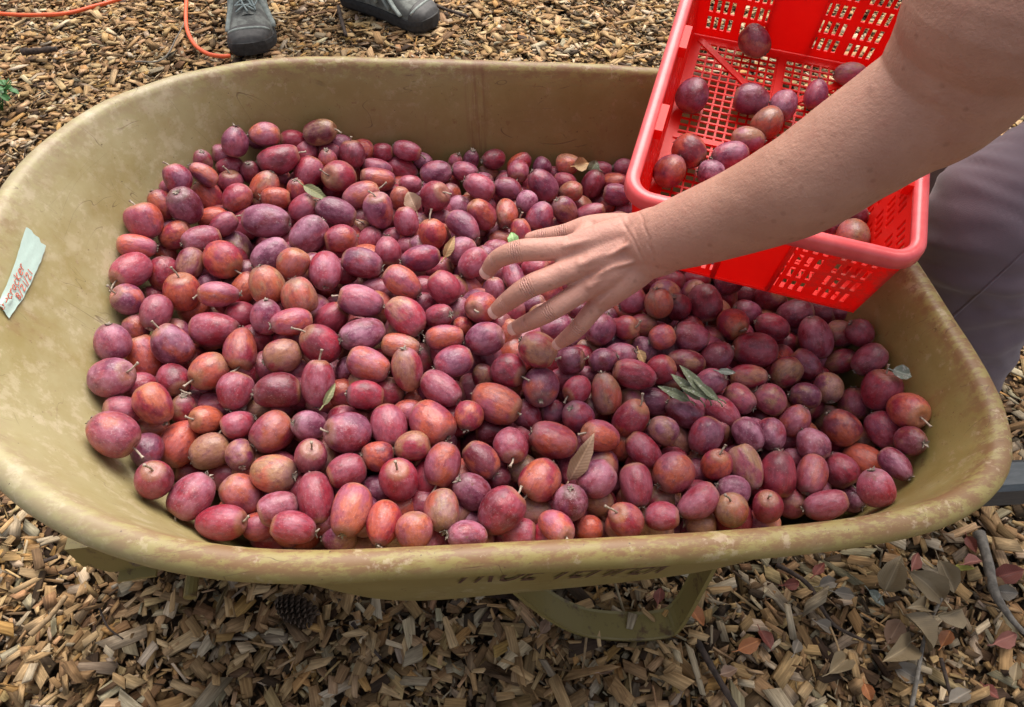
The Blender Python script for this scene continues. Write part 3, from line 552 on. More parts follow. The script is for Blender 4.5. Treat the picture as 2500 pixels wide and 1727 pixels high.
APPLES = parse('''
@1 200 350 .2506
1115 200 220 180 90 C 40 rt 0
1130 305 300 190 145 N 0 op 0
1370 220 270 210 10 N 0 rr 1
1400 355 250 240 90 S 35 dm 0
1610 290 240 200 100 C 45 dd 0
880 400 300 270 110 S 0 rp 0
740 450 190 170 20 N 0 rr 1
1190 500 370 270 128 C 8 or 0
945 605 360 310 120 C 40 pd 0
700 625 310 240 120 N 0 or 1
545 800 350 340 110 S 0 mo 0
475 1015 380 235 -8 C 5 om 0
430 1290 400 330 215 S 30 rm 0
745 1300 350 290 90 N 0 ro 0
740 1090 260 200 100 N 0 or 1
1250 720 360 210 10 N 0 oo 0
1370 800 300 220 35 S 0 rm 0
1510 550 320 280 45 N 0 ro 0
930 920 320 260 30 N 0 ro 0
800 880 250 200 60 N 0 pp 1
1130 960 380 260 195 C 10 mr 0
1370 1130 400 350 -45 S 35 or 0
1490 1000 330 300 -60 C 30 tp 1
1050 1200 330 260 -110 C 25 td 0
1235 1370 240 200 0 N 0 pp 1
965 1460 370 360 100 S 30 or 0
1335 1470 420 260 180 S -5 mo 0
1580 1400 320 250 60 N 0 oo 1
1800 1380 400 340 110 C 5 ot 0
390 1560 330 300 150 S 30 po 0
640 1500 250 220 0 N 0 rr 1
@2 400 250 .3133
505 310 240 210 80 N 0 pm 0
375 380 170 150 170 S 10 mm 1
640 230 170 150 0 N 0 pp 1
745 280 250 180 0 N 0 mo 0
965 240 210 160 0 N 0 rr 1
1190 200 260 200 15 S 20 td 0
860 395 340 230 15 S 0 rd 0
1070 360 210 190 120 N 0 rm 1
1170 340 160 140 0 N 0 rr 1
1350 290 180 150 0 N 0 pd 1
1530 310 180 160 0 N 0 or 1
1265 380 180 150 0 N 0 mr 0
1450 390 230 210 95 S 5 rd 0
1265 450 170 150 95 C 35 om 0
1665 380 160 140 0 N 0 rr 1
1630 430 170 140 0 N 0 om 1
1855 370 250 150 -15 S 10 mr 0
2020 420 150 125 -20 C 20 pp 0
1630 500 270 160 -20 N 0 mp 0
1840 490 270 190 -20 C 5 rm 0
1665 590 300 180 -10 N 0 om 0
2085 540 260 190 10 N 0 pr 0
1370 590 300 250 170 S 50 rt 0
1100 540 260 220 60 N 0 rm 0
900 590 180 160 0 N 0 rr 1
800 670 270 220 60 N 0 ot 0
870 740 230 190 0 N 0 oo 0
1035 690 180 140 95 C 30 or 0
1090 810 250 210 35 S 35 mr 0
1540 730 340 200 20 S -5 om 0
1680 850 280 240 100 S 30 po 0
1340 860 340 210 -20 S 0 pp 0
1920 640 190 150 0 N 0 mr 0
1840 750 190 160 80 N 0 or 0
2110 740 240 230 30 S 50 rm 0
2200 650 200 190 0 N 0 or 1
1890 930 240 200 100 N 0 rm 0
2090 1030 250 220 100 S 10 or 0
2170 900 180 150 0 N 0 mm 1
800 930 370 260 -5 C 20 pd 0
640 890 230 200 0 N 0 mr 1
1010 910 160 140 0 N 0 or 1
1130 1030 330 260 225 S 0 pm 0
1380 1070 260 220 10 N 0 ro 0
1540 980 150 130 0 N 0 tt 1
1610 1060 240 180 60 N 0 mm 1
1740 1160 240 210 90 N 0 rm 0
1790 1050 200 150 10 S 5 mr 1
1900 1130 180 150 0 N 0 mm 1
830 1190 330 240 35 N 0 pp 0
2000 1215 330 210 190 C 10 rp 0
1545 1255 330 240 -15 C 10 rp 0
1245 1315 310 260 -95 C 40 mr 0
1025 1280 280 240 60 N 0 ot 0
@3 650 600 .2506
1330 365 420 300 -35 C 10 om 0
1735 405 360 320 -50 C 0 rr 0
920 540 460 320 165 S 0 mp 0
1070 430 300 250 0 N 0 rm 1
335 490 370 340 110 N 0 ot 0
40 700 350 300 95 C 20 pm 0
230 740 420 270 190 C 15 om 0
620 720 380 300 40 N 0 rr 1
520 960 430 370 140 S 20 dr 0
935 860 470 310 195 C 25 pd 0
1350 700 450 340 -45 C 15 rt 0
1680 680 280 240 10 C 40 dr 0
1560 400 270 230 0 N 0 rr 1
1520 560 260 230 0 N 0 dp 1
1740 890 390 260 5 N 0 om 0
1320 1010 480 250 -10 C 10 ot 0
160 1070 380 340 200 C 0 tr 0
505 1340 480 330 88 S 5 rm 0
1000 1155 440 320 -25 C 10 mo 0
1380 1210 440 310 100 C 25 tr 0
1820 1145 400 310 200 C 5 rp 0
1700 1400 440 310 -35 C 20 mr 0
965 1460 370 290 175 C 5 dr 0
740 1440 310 300 0 N 0 or 1
1230 1440 310 280 0 N 0 tr 1
310 1230 260 220 60 N 0 mr 1
790 1220 260 220 60 N 0 pd 1
1400 1540 260 220 0 N 0 or 1
@4 1000 650 .2506
690 400 330 320 200 S 65 om 0
730 715 410 340 15 N 0 pr 0
960 700 400 250 70 N 0 ot 1
520 590 200 180 0 N 0 or 1
1250 815 400 350 -30 S 0 tr -1
970 1040 350 330 -20 S 30 dr 0
710 1070 250 230 100 C 30 rt 1
820 1340 510 390 -25 S 15 om 0
1275 1180 370 370 -90 C 50 po 0
1570 910 280 270 0 S 10 dp 0
1740 830 260 200 -30 C 10 tt 1
1640 1210 290 260 215 S 35 rr 0
1900 1250 430 300 100 N 0 to 0
1670 1480 330 310 140 C 50 pr 0
1390 1420 280 260 0 N 0 rp 1
1490 1100 260 230 0 N 0 mm 1
1720 1080 220 200 0 N 0 mm 1
1150 1440 320 280 -45 N 0 mr 1
565 1460 300 290 80 N 0 or 0
1930 930 300 250 20 N 0 pd 0
830 230 250 190 95 S 10 mr 0
1010 100 300 210 -70 S 40 rp 0
590 200 320 260 -50 N 0 mo 1
470 450 300 250 80 N 0 mt 1
1180 390 330 200 20 N 0 dp 1
1430 590 340 240 15 N 0 pm 0
1860 620 330 300 60 N 0 dp 0
1650 430 230 210 0 N 0 dp 1
@5 1100 300 .2506
40 380 160 140 60 C 20 tm 0
200 350 190 160 80 C 30 pp 0
395 310 240 190 190 C 30 dr 0
140 470 270 190 -10 N 0 pm 0
365 450 210 150 170 C 20 tt 1
500 490 170 150 0 N 0 pm 1
640 360 260 190 40 N 0 or 1
665 460 235 210 -95 S 50 mr 0
865 410 200 185 60 N 0 pp 0
1010 450 150 140 0 N 0 mm 1
1100 380 250 220 0 N 0 ot 0
1440 390 200 160 0 N 0 mr 1
1650 410 210 160 0 N 0 mr 0
1590 520 260 190 0 C 20 or 0
1115 560 240 180 -20 N 0 mr 0
900 610 350 270 -50 N 0 rp 0
545 650 290 220 160 C 10 pd 0
275 635 330 240 150 C 5 mr 0
340 540 200 160 0 N 0 pp 1
1170 670 240 200 0 N 0 ot 0
1385 600 300 220 60 N 0 mr 0
1630 700 300 210 -10 N 0 pr 0
740 770 220 210 230 C 30 pp 0
210 790 300 190 -20 C 10 or 1
300 900 330 260 -50 N 0 ro 0
535 890 290 230 -90 C 35 to 0
870 910 300 260 60 N 0 rp 0
1120 850 280 230 130 C 30 tp 0
1360 870 320 190 15 N 0 mr 0
1530 830 200 170 60 C 40 or 1
1700 850 210 170 0 N 0 mm 1
120 1020 380 260 -40 C 25 pm 0
440 1100 330 270 60 N 0 mm 1
680 1070 290 210 95 S 0 ro 0
1060 1010 210 170 100 S 0 dr 1
480 1160 270 190 0 N 0 om 1
460 1240 300 220 0 N 0 mr 1
120 1260 300 260 20 N 0 pm 0
220 1370 340 270 225 C 15 rm 0
820 1420 280 230 0 N 0 rr 1
@9 1100 450 .3133
1450 910 230 220 30 N 0 mr 0
1620 930 240 220 100 N 0 ot 0
1740 950 230 210 110 C 50 dr 0
1960 930 310 280 -80 S 0 dr 0
2130 870 230 220 0 N 0 dr 1
1360 1120 210 190 0 S 40 ro 0
1500 1110 230 200 0 N 0 tr 1
1880 1180 280 240 -20 N 0 dp 0
1650 1190 210 200 20 N 0 om 0
1710 760 240 190 0 N 0 dr 1
1920 740 220 180 0 N 0 rr 1
1280 1270 240 190 0 N 0 dp 1
1510 1290 220 180 -45 C 20 pm 1
1290 1370 300 230 20 C 20 pm 0
1430 1480 360 230 -15 N 0 rd 0
1620 1450 240 230 30 N 0 rr 0
1800 1400 310 210 -10 N 0 dt 0
2180 760 230 210 30 N 0 dp 0
@8 1500 700 .3759
1015 70 200 190 20 S 50 dr 0
820 60 200 180 0 N 0 dd 1
885 180 185 170 160 C 30 pd 0
1180 175 240 190 190 C 10 dp 0
760 245 205 200 -40 S 40 or 0
1020 260 230 180 -20 N 0 rd 0
1110 370 170 150 0 N 0 dr 1
1350 340 290 220 105 N 0 rm 0
1400 180 260 180 -10 N 0 dd 1
1600 170 180 160 0 N 0 dm 1
1510 320 185 180 0 N 0 rt 0
1635 310 185 170 130 C 20 dr 0
910 415 290 230 175 S 15 rd 0
665 450 220 185 30 N 0 dp 0
1245 510 230 180 -45 N 0 dp 0
1490 480 220 160 20 C 10 rt 0
1700 480 240 190 220 C 10 dm 0
1115 560 230 190 215 C 5 rt 0
870 585 250 160 180 S 5 tr 0
630 640 210 180 20 N 0 pm 0
240 750 270 190 -10 N 0 dp 1
800 745 215 190 -40 N 0 mt 0
1020 755 220 200 140 C 10 tm 0
1240 715 200 175 170 C 10 pt 0
1390 660 205 190 -80 C 30 tp 0
1600 745 220 200 -90 S 0 mt 0
1785 690 270 250 70 S 20 rr 0
1990 825 250 230 -30 S 45 or 0
1800 940 260 220 -60 S 5 rp 0
1970 1030 200 190 -10 C 40 dt 0
1490 930 250 220 130 C 5 do 0
1420 840 210 190 0 N 0 tt 1
1175 880 220 185 50 C 10 mo 0
1015 960 220 190 -80 C 25 pr 0
865 960 240 190 -60 C 10 pp 0
735 840 260 190 -40 C 15 rm 0
480 850 260 190 150 C 10 dp 0
590 975 260 220 240 C 10 rp 0
310 940 210 190 150 C 10 tp 0
400 980 250 200 -60 N 0 tt 1
110 870 260 225 50 S 30 ro 0
220 1080 270 190 -45 N 0 rr 0
385 1215 280 265 220 C 20 om 0
550 1200 170 160 0 N 0 mm 1
670 1165 220 200 70 S 50 ro 0
860 1190 310 210 110 N 0 tm 0
1055 1215 310 240 85 N 0 rd 0
1280 1035 240 200 -60 N 0 mp 0
1280 1235 270 200 -105 C 30 om 0
1165 1110 150 140 0 N 0 mm 1
1490 1200 240 220 -60 S 0 rd 0
1670 1150 310 230 140 C 0 oo 0
1870 1185 280 160 -50 C 15 pd 0
1650 1010 200 180 0 N 0 tt 1
1140 1020 200 170 0 N 0 rr 1
145 1290 290 210 -80 C 10 rm 0
535 1390 300 215 215 C 10 rm 0
770 1340 220 190 160 C 20 pp 0
760 1455 240 215 90 S 55 ot 0
990 1435 240 200 80 S 55 rr 0
1150 1390 210 200 0 N 0 rt 1
1370 1410 290 195 195 C 10 rm 0
1560 1410 190 170 -40 C 20 pp 1
1740 1350 250 230 100 C 25 mr 0
60 1520 270 230 130 S 55 or 0
310 1500 230 200 0 N 0 rm 0
300 1370 210 190 0 N 0 tr 1
560 1540 200 180 0 N 0 tt 1
1330 1300 190 170 0 N 0 mm 1
950 840 190 170 0 N 0 dd 1
@6 200 700 .376
470 180 240 200 -110 C 30 mr 0
150 390 250 220 100 N 0 pm 0
310 290 180 160 120 S 0 mo 1
375 450 310 250 110 N 0 om 0
600 370 290 250 130 S 10 po 0
820 290 310 225 0 C 20 rm 0
1020 190 220 200 0 N 0 rr 1
1015 420 290 220 -95 S 30 ro 0
150 620 290 260 20 S 45 mp 0
600 600 220 205 -60 S 40 dr 0
820 550 270 240 210 S 25 to 0
1000 690 260 230 -110 C 10 mr 0
1270 690 310 240 185 C 0 dd 0
425 780 290 230 -60 C 5 or 0
640 790 190 175 95 C 40 tr 0
330 680 230 200 0 N 0 rr 1
220 850 230 200 0 N 0 mr 1
780 690 220 190 0 N 0 rr 1
805 870 215 190 180 S 40 oo 0
830 780 220 180 0 N 0 mr 1
1010 885 220 190 200 S 0 rm 0
1150 800 160 150 0 N 0 tt 1
1215 955 290 260 220 C 10 or 0
1475 900 230 190 170 C 30 pm 0
150 1005 330 290 -35 S 10 om 0
410 950 220 190 0 N 0 ot 1
385 1110 215 205 -90 C 45 pr 0
615 1055 330 250 55 N 0 oo 0
830 1080 260 230 200 C 0 tt 0
1040 1090 200 190 -80 C 40 tp 0
1475 1110 220 215 80 S 60 rm 0
1245 1215 290 250 -5 C 30 to 0
430 1300 260 240 100 S 60 rd 0
670 1410 330 270 235 S 0 mr 0
940 1230 280 210 0 N 0 ro 1
1015 1380 290 250 -40 N 0 mo 0
1290 1450 260 220 20 N 0 mr 0
1490 1390 360 240 100 N 0 rr 0
890 1540 320 240 0 S 30 rr 0
1140 1550 220 190 0 N 0 mo 1
1370 1570 300 210 -10 N 0 rr 0
650 1230 220 190 0 N 0 dd 1
1210 1380 150 140 0 N 0 pp 1
@7 800 800 .3447
140 740 330 300 180 S 25 rp 0
435 720 330 260 -75 C 20 mr 0
745 670 340 300 -45 C 20 om 0
340 910 230 210 0 N 0 od 0
600 850 260 215 10 N 0 tr 0
570 590 220 190 0 N 0 mo 1
815 970 330 260 -105 S 0 mo 0
1085 940 300 230 -45 C 5 do 0
1300 830 270 250 -80 S 40 mr 0
1600 790 350 260 -20 N 0 or 0
1930 770 280 230 165 S 40 om 0
130 1020 280 245 20 N 0 rr 0
505 1080 300 290 100 S 60 rr 0
350 1140 230 200 0 N 0 pp 1
1050 1180 300 250 140 C 35 pd 0
1510 1080 310 290 -130 S 10 or 0
1380 1000 240 210 0 N 0 tt 1
1905 1070 290 260 215 C 5 mp 0
160 1300 380 290 -105 C 25 om 0
400 1390 330 245 -100 C 25 or 0
820 1300 310 255 -85 C 25 to 0
610 1440 280 260 90 N 0 om 0
640 1240 250 220 0 N 0 rr 1
1230 1300 370 310 45 S 0 dr 0
1700 1240 255 250 80 C 45 pd 0
1470 1290 260 230 0 N 0 tt 1
990 1480 290 210 0 N 0 pr 0
1350 1450 260 210 0 N 0 mr 1
1610 1420 270 220 -40 S 40 mo 0
1850 1430 200 180 0 N 0 oo 1
1920 1240 210 190 0 N 0 tt 1
990 1350 210 190 0 N 0 pp 1
90 1470 250 220 0 N 0 tp 1
480 1480 200 180 0 N 0 tt 1
1150 730 210 190 0 N 0 dd 1
1200 1060 200 180 0 N 0 dd 1
700 960 210 190 0 N 0 ot 1''')
BASKET_APPLES = parse('''
@B 1500 0 .4386
785 230 190 165 -60 N 0 dt 0
435 535 195 180 70 N 0 dp 0
765 565 200 170 175 S 0 pd 0
945 590 170 150 -100 S 20 pm 0
840 675 190 165 60 N 0 ot 0
1120 535 170 130 80 C 10 pm 0
1315 415 180 125 190 C 0 tm 0
735 785 190 140 0 N 0 tm 0
435 865 200 180 -45 S 10 od 0
650 860 210 150 195 C 10 mp 0
315 950 200 180 60 N 0 po 0
1350 1300 190 175 -60 S 60 ot 0
1240 1265 160 145 30 N 0 pp 0
1340 1215 140 130 20 S 0 dd 0
520 940 150 140 0 N 0 pp 0''')
WT, WS = np.meshgrid(np.linspace(0, 2*np.pi, 260, endpoint=False), np.linspace(.02, 1, 44))
WP = shell(WT, WS); dT = np.roll(WP, -1, 1)-np.roll(WP, 1, 1); dS = np.gradient(WP, axis=0); WN = np.cross(dT, dS); WN /= np.linalg.norm(WN, axis=2)[..., None]+1e-12
WP = WP.reshape(-1, 3); WN = WN.reshape(-1, 3); cen = np.array([.05, YC, .6]); flip = ((cen-WP)*WN).sum(1) < 0; WN[flip] *= -1
FLP = floorz(.1)
def finish(A, c):                                    # metric size and orientation of one fruit from its outline and pose
    r = c-CAM; D = r@FWD; r = r/np.linalg.norm(r); b = A['b']*D/F; a = A['a']*D/F
    tl = math.radians(A['tilt'] if A['end'] != 'N' else random.uniform(-18, 18)); s2, c2 = math.sin(tl), math.cos(tl)
    L = math.sqrt(max(a*a-(b*s2)**2, (.6*b)**2))/max(c2, .45); L = min(max(L, 1.04*b), 1.55*b)
    if abs(A['tilt']) > 40: L = b*random.uniform(1.12, 1.25)
    x = RT-r*(RT@r); x /= np.linalg.norm(x); y = np.cross(x, r); y = y if y@UP > 0 else -y
    an = math.radians(A['ang']); d = c2*(math.cos(an)*x+math.sin(an)*y)-s2*r
    if A['end'] == 'C' or (A['end'] == 'N' and random.random() < .5): d = -d
    return b, L, d
cs, bs, Ls, ds = [], [], [], []
for A in APPLES:
    r = rays([[A['px'], A['py']]])[0]; ts = np.linspace(.5, 1.25, 400); p = CAM+ts[:, None]*r
    dz = p[:, 2]-heap_z(p[:, 0], p[:, 1])-{0: 0, 1: -.024, -1: .026}[A['lay']]; i = np.argmax(dz < 0) if (dz < 0).any() else 399
    c = p[i]; b, L, d = finish(A, c); cs.append(c); bs.append(b); Ls.append(L); ds.append(d)
cs, bs, Ls, ds = np.array(cs), np.array(bs), np.array(Ls), np.array(ds); cs0 = cs.copy()
lay = np.array([A['lay'] for A in APPLES]); VR = (cs-CAM); VR /= np.linalg.norm(VR, axis=1)[:, None]
def sup(b, L, d, n): q = (d*n).sum(-1); return .5*np.sqrt(b*b*(1-q*q)+L*L*q*q)
caps = [(HJ[f_][i][0], HJ[f_][i+1][0], HJ[f_][i][1], HJ[f_][i+1][1]) for f_ in HJ for i in range(4)]
for it in range(110):
    dv = cs[None]-cs[:, None]; dist = np.linalg.norm(dv, axis=2)+np.eye(len(cs)); nn = dv/dist[..., None]
    q = (ds[:, None]*nn).sum(-1); ri = .5*np.sqrt(bs[:, None]**2*(1-q*q)+Ls[:, None]**2*q*q); rj = ri.T
    ov = np.clip((ri+rj)*.965-dist, 0, None); np.fill_diagonal(ov, 0)
    push = np.zeros_like(cs)
    # deeper fruit give way along the line of sight, all share a little sideways
    deep = (cs-CAM)@FWD+.02*lay
    w_ = np.clip(.5+(deep[:, None]-deep[None])/.03, .1, .9)     # share taken by i
    mv = ov*w_
    along = (nn*VR[:, None]).sum(-1)
    push += (-nn*mv[..., None]).sum(1)*.18
    push += VR*((mv*np.sign(deep[:, None]-deep[None])).sum(1)*.32)[:, None]
    cs = cs+push
    lat = cs-cs0; al_ = (lat*VR).sum(1)[:, None]*VR; side = lat-al_; sl = np.linalg.norm(side, axis=1); lim = .007
    cs = cs0+al_*np.clip(.055/np.maximum(np.linalg.norm(al_, axis=1), 1e-9), 0, 1)[:, None]+side*np.minimum(1, lim/np.maximum(sl, 1e-9))[:, None]
    for i in range(len(cs)):
        dw = ((WP-cs[i])**2).sum(1); j = dw.argmin(); h = (cs[i]-WP[j])@WN[j]; rr = sup(bs[i], Ls[i], ds[i], WN[j])+.001
        if h < rr: cs[i] += WN[j]*(rr-h)*.6
    if it > 40:
        for (p0, p1, r0, r1) in caps:
            e = p1-p0; u = np.clip(((cs-p0)@e)/(e@e), 0, 1); qd = cs-(p0+u[:, None]*e); dd = np.linalg.norm(qd, axis=1); rr = sup(bs, Ls, ds, qd/dd[:, None])+r0+(r1-r0)*u
            o_ = np.clip(rr-dd, 0, None); cs += VR*(o_*.5)[:, None]
        lc = (cs-BK_C)@BK_R; rr = bs*.5; ins = (np.abs(lc[:, 0]) < FW+rr) & (np.abs(lc[:, 1]) < FL+rr) & (lc[:, 2] > -BK_D-rr*1.02)
        for i in np.where(ins)[0]:
            dn = lc[i, 2]+BK_D+rr[i]; fr = lc[i, 1]+FL+rr[i]
            if fr < dn: cs[i] -= BK_R[:, 1]*fr*.5
            else: cs[i] -= BK_R[:, 2]*dn*.5
gs = ((cs-CAM)@FWD)/((cs0-CAM)@FWD); gs = 1+(gs-1)*np.where(lay == 1, .4, .9); bs, Ls = bs*gs, Ls*gs
for i, A in enumerate(APPLES): A.update(c=cs[i], bm=bs[i], L=Ls[i], d=ds[i])
for A in BASKET_APPLES:
    r = rays([[A['px'], A['py']]])[0]; lo_ = BK_R.T@(CAM-BK_C); lr = BK_R.T@r; rr = A['b']*.9/F*.5
    t_ = (-BK_D+.004+rr-lo_[2])/lr[2]; l_ = lo_+lr*t_
    l_[0] = np.clip(l_[0], -FW+rr, FW-rr); l_[1] = np.clip(l_[1], -FL+rr, FL-rr-.002); c = BK_C+BK_R@l_
    b, L, d = finish(A, c); d = d-BK_R[:, 2]*(d@BK_R[:, 2])*.6; d /= np.linalg.norm(d); A.update(c=c, bm=b, L=L, d=d)
BA = BASKET_APPLES
for it in range(60):
    for i in range(len(BA)):
        for j in range(i):
            v = BA[i]['c']-BA[j]['c']; dd = np.linalg.norm(v); nv_ = v/dd
            o_ = sup(BA[i]['bm'], BA[i]['L'], BA[i]['d'], nv_)+sup(BA[j]['bm'], BA[j]['L'], BA[j]['d'], nv_)-dd
            if o_ > 0: BA[i]['c'] = BA[i]['c']+nv_*o_*.3; BA[j]['c'] = BA[j]['c']-nv_*o_*.3
        lc = BK_R.T@(BA[i]['c']-BK_C); rr = BA[i]['bm']*.5; f_ = sup(BA[i]['bm'], BA[i]['L'], BA[i]['d'], BK_R[:, 2]); lc[0] = np.clip(lc[0], -FW+rr, FW-rr); lc[1] = np.clip(lc[1], -FL+rr, FL-rr); lc[2] = max(lc[2], -BK_D+.0035+f_); BA[i]['c'] = BK_C+BK_R@lc

# shape: a plump oblong pome, dimpled at the stem, puckered at the calyx; unit length and width
def apple_shape(seed, nu=22, nv=15):
    r_ = np.random.default_rng(seed); V = []; F_ = []
    egg = r_.uniform(-.35, .45); pw = r_.uniform(.72, .98); p1, p2, p3 = r_.uniform(0, 6.28, 3); a1, a2, a3 = r_.uniform(.0, .05), r_.uniform(0, .045), r_.uniform(.0, .03); bend = r_.uniform(-.08, .08)
    neck = r_.uniform(.05, .26) if r_.random() < .4 else 0.
    for i in range(nv+1):
        th = math.pi*(i/nv); th = th-.06*math.sin(2*th)
        for j in range(nu):
            ph = 2*math.pi*j/nu; z = .5*math.cos(th); r = .5*math.sin(th)**pw if 0 < i < nv else .0
            r *= 1+egg*.5*z*2*.5; r *= 1-neck*max(0, -z*2)**2
            r *= 1+a1*math.cos(ph+p1)+a2*math.cos(2*ph+p2)+a3*math.cos(3*ph+p3)
            if z < -.3: r *= 1+.05*math.cos(5*ph+p1)*((-z-.3)/.2)
            z -= .085*math.exp(-(r/.105)**2) if z > 0 else -.055*math.exp(-(r/.085)**2)
            if i in (0, nv): r = 0
            V.append((r*math.cos(ph)+bend*(1-4*z*z), r*math.sin(ph), z))
    mb_v = [V[0]]+V[nu:nv*nu]+[V[nv*nu]]; N_ = len(mb_v)-1
    for j in range(nu): F_.append((0, 1+j, 1+(j+1) % nu)); F_.append((N_, N_-nu+(j+1) % nu, N_-nu+j))
    for i in range(nv-2):
        for j in range(nu): a = 1+i*nu; F_.append((a+j, a+nu+j, a+nu+(j+1) % nu, a+(j+1) % nu))
    return np.array(mb_v), F_, bend
TONE = {'r': (.295, .020, .040), 'd': (.160, .009, .020), 'p': (.168, .027, .068), 'm': (.33, .064, .096), 'o': (.45, .096, .046), 't': (.34, .165, .085)}
BLOOM = {'r': .26, 'd': .16, 'p': .62, 'm': .48, 'o': .18, 't': .28}
def apple_material(name, obj_level):
    k = NT(name)
    if obj_level:
        co = k.coord(); ta, tb, bl = k.attr('tone_a', 'OBJECT'), k.attr('tone_b', 'OBJECT'), k.attr('bloom', 'OBJECT', 'Fac'); sd_ = k.attr('seed', 'OBJECT', 'Fac')
    else:
        co = k.attr('apos', out='Vector'); ta, tb, bl = k.attr('tone_a'), k.attr('tone_b'), k.attr('bloom', out='Fac'); sd_ = k.attr('seed', out='Fac')
    cb = k.n('CombineXYZ'); k.put(cb.inputs[0], k.math('MULTIPLY', sd_, 61.)); k.put(cb.inputs[1], k.math('MULTIPLY', sd_, 37.)); k.put(cb.inputs[2], k.math('MULTIPLY', sd_, 23.))
    p = k.vmath('ADD', co, cb.outputs[0]); sx = k.n('SeparateXYZ'); k.put(sx.inputs[0], co); z = sx.outputs[2]
    c = k.mix(k.ramp(k.noise(p, 1.7, 3, .5), .44, .60), ta, tb)
    st = k.noise(k.scaled(p, (13, 13, 2.2)), 1., 4, .6); c = k.mix(k.ramp(st, .3, .72), k.mix(1., c, (.80, .70, .76), 'MULTIPLY'), k.mix(1., c, (1.12, 1.10, 1.04), 'MULTIPLY'))
    mo = k.noise(p, 7., 7, .68); c = k.mix(k.math('MULTIPLY', k.ramp(mo, .50, .62), .60), c, k.mix(1., c, (.55, .42, .62), 'MULTIPLY'))
    ve = k.math('ABSOLUTE', k.math('SUBTRACT', k.noise(p, 4.2, 4, .6, .8), .5)); ve = k.math('MULTIPLY', k.math('SUBTRACT', 1., k.ramp(ve, .003, .014)), k.ramp(mo, .45, .6))
    c = k.mix(k.math('MULTIPLY', ve, .75), c, (.13, .03, .05))
    c = k.mix(k.math('MULTIPLY', k.ramp(k.math('SUBTRACT', 0., z), .36, .455), .6), c, (.16, .085, .075))
    c = k.mix(k.math('MULTIPLY', k.ramp(z, .355, .44), .50), c, (.36, .20, .085))
    bm_ = k.noise(p, 2.6, 6, .62); bmask = k.math('MULTIPLY', k.ramp(bm_, .36, .70), bl); c = k.mix(bmask, c, (.52, .22, .315))
    dust = k.math('MULTIPLY', k.ramp(k.noise(p, 13, 8, .85), .52, .68), k.math('ADD', .10, k.math('MULTIPLY', bl, .75))); c = k.mix(dust, c, (.62, .45, .48))
    vo = k.n('TexVoronoi'); k.put(vo.inputs['Vector'], p); vo.inputs['Scale'].default_value = 15.; sp = k.n('SeparateColor'); k.put(sp.inputs[0], vo.outputs['Color'])
    sk = k.math('MULTIPLY', k.math('SUBTRACT', 1., k.ramp(vo.outputs['Distance'], .06, .12)), k.math('GREATER_THAN', sp.outputs[0], .35)); c = k.mix(k.math('MULTIPLY', sk, .55), c, (.66, .52, .46))
    scar = k.math('MULTIPLY', k.ramp(k.noise(p, 2.3, 5, .6, .5), .70, .74), .7); c = k.mix(scar, c, (.17, .085, .05))
    k.set(Base_Color=c, Roughness=k.math('ADD', .27, k.math('ADD', k.math('MULTIPLY', bmask, .30), k.math('MULTIPLY', mo, .10))), Normal=k.bump(k.math('ADD', mo, k.math('MULTIPLY', k.noise(p, 1.9, 2), 2.5)), .16, .03))
    k.b.inputs['Specular IOR Level'].default_value = .58; k.b.inputs['Subsurface Weight'].default_value = 0.
    return k.m
M_APPLE = apple_material('crabapple_skin', True); M_APPLE2 = apple_material('crabapple_skin_mass', False)
M_STEM = plain('stem_wood', (.40, .32, .25), .75, .35, 300); M_CALYX = plain('dry_calyx', (.26, .21, .17), .85, .4, 400)
SH = [apple_shape(100+i) for i in range(22)]
AM = []
for i, (v, f, bd) in enumerate(SH):
    me = pymesh('crabapple', v, f); me.materials.append(M_APPLE); me.shade_smooth(); AM.append(me)
STM = []
for i in range(5):
    r_ = np.random.default_rng(50+i); h = r_.uniform(.007, .015); b0, b1 = r_.uniform(-.008, .008, 2)
    mb = MB(); q = spline([(0, 0, -.0015), (b0*.3, b1*.3, h*.4), (b0, b1, h*.85), (b0*1.15, b1*1.15, h)], 6); mb.tube(q, [.0012, .0010, .0010, .0010, .0014, .0017], 6); me = mb.mesh('stem'); me.materials.append(M_STEM); me.shade_smooth(); STM.append(me)
CLX = []
for i in range(4):
    r_ = np.random.default_rng(80+i); mb = MB()
    for j in range(6):
        a = 2*math.pi*j/6+r_.uniform(-.3, .3); l_ = r_.uniform(.003, .0048); up_ = r_.uniform(.0012, .0045); w_ = .0011; c_, s_ = math.cos(a), math.sin(a)
        pts_ = [(0, 0), (l_*.5, up_*.75), (l_, up_*.9+r_.uniform(-.001, .0012))]
        vv = []
        for (rr, zz), ww in zip(pts_, (w_*.9, w_, .0002)): vv += [(rr*c_-ww*s_, rr*s_+ww*c_, -zz-.0002), (rr*c_+ww*s_, rr*s_-ww*c_, -zz-.0002), (rr*c_, rr*s_, -zz+.0007)]
        mb.add(vv, [(0, 1, 4, 3), (3, 4, 7, 6), (1, 2, 5, 4), (4, 5, 8, 7), (2, 0, 3, 5), (5, 3, 6, 8), (6, 7, 8)])
    mb.tube([(0, 0, .002), (0, 0, -.0015)], [.0016, .0008], 6); me = mb.mesh('calyx'); me.materials.append(M_CALYX); CLX.append(me)
WORD = {'r': 'red', 'd': 'dark crimson', 'p': 'purple', 'm': 'mauve pink', 'o': 'orange red', 't': 'tan'}
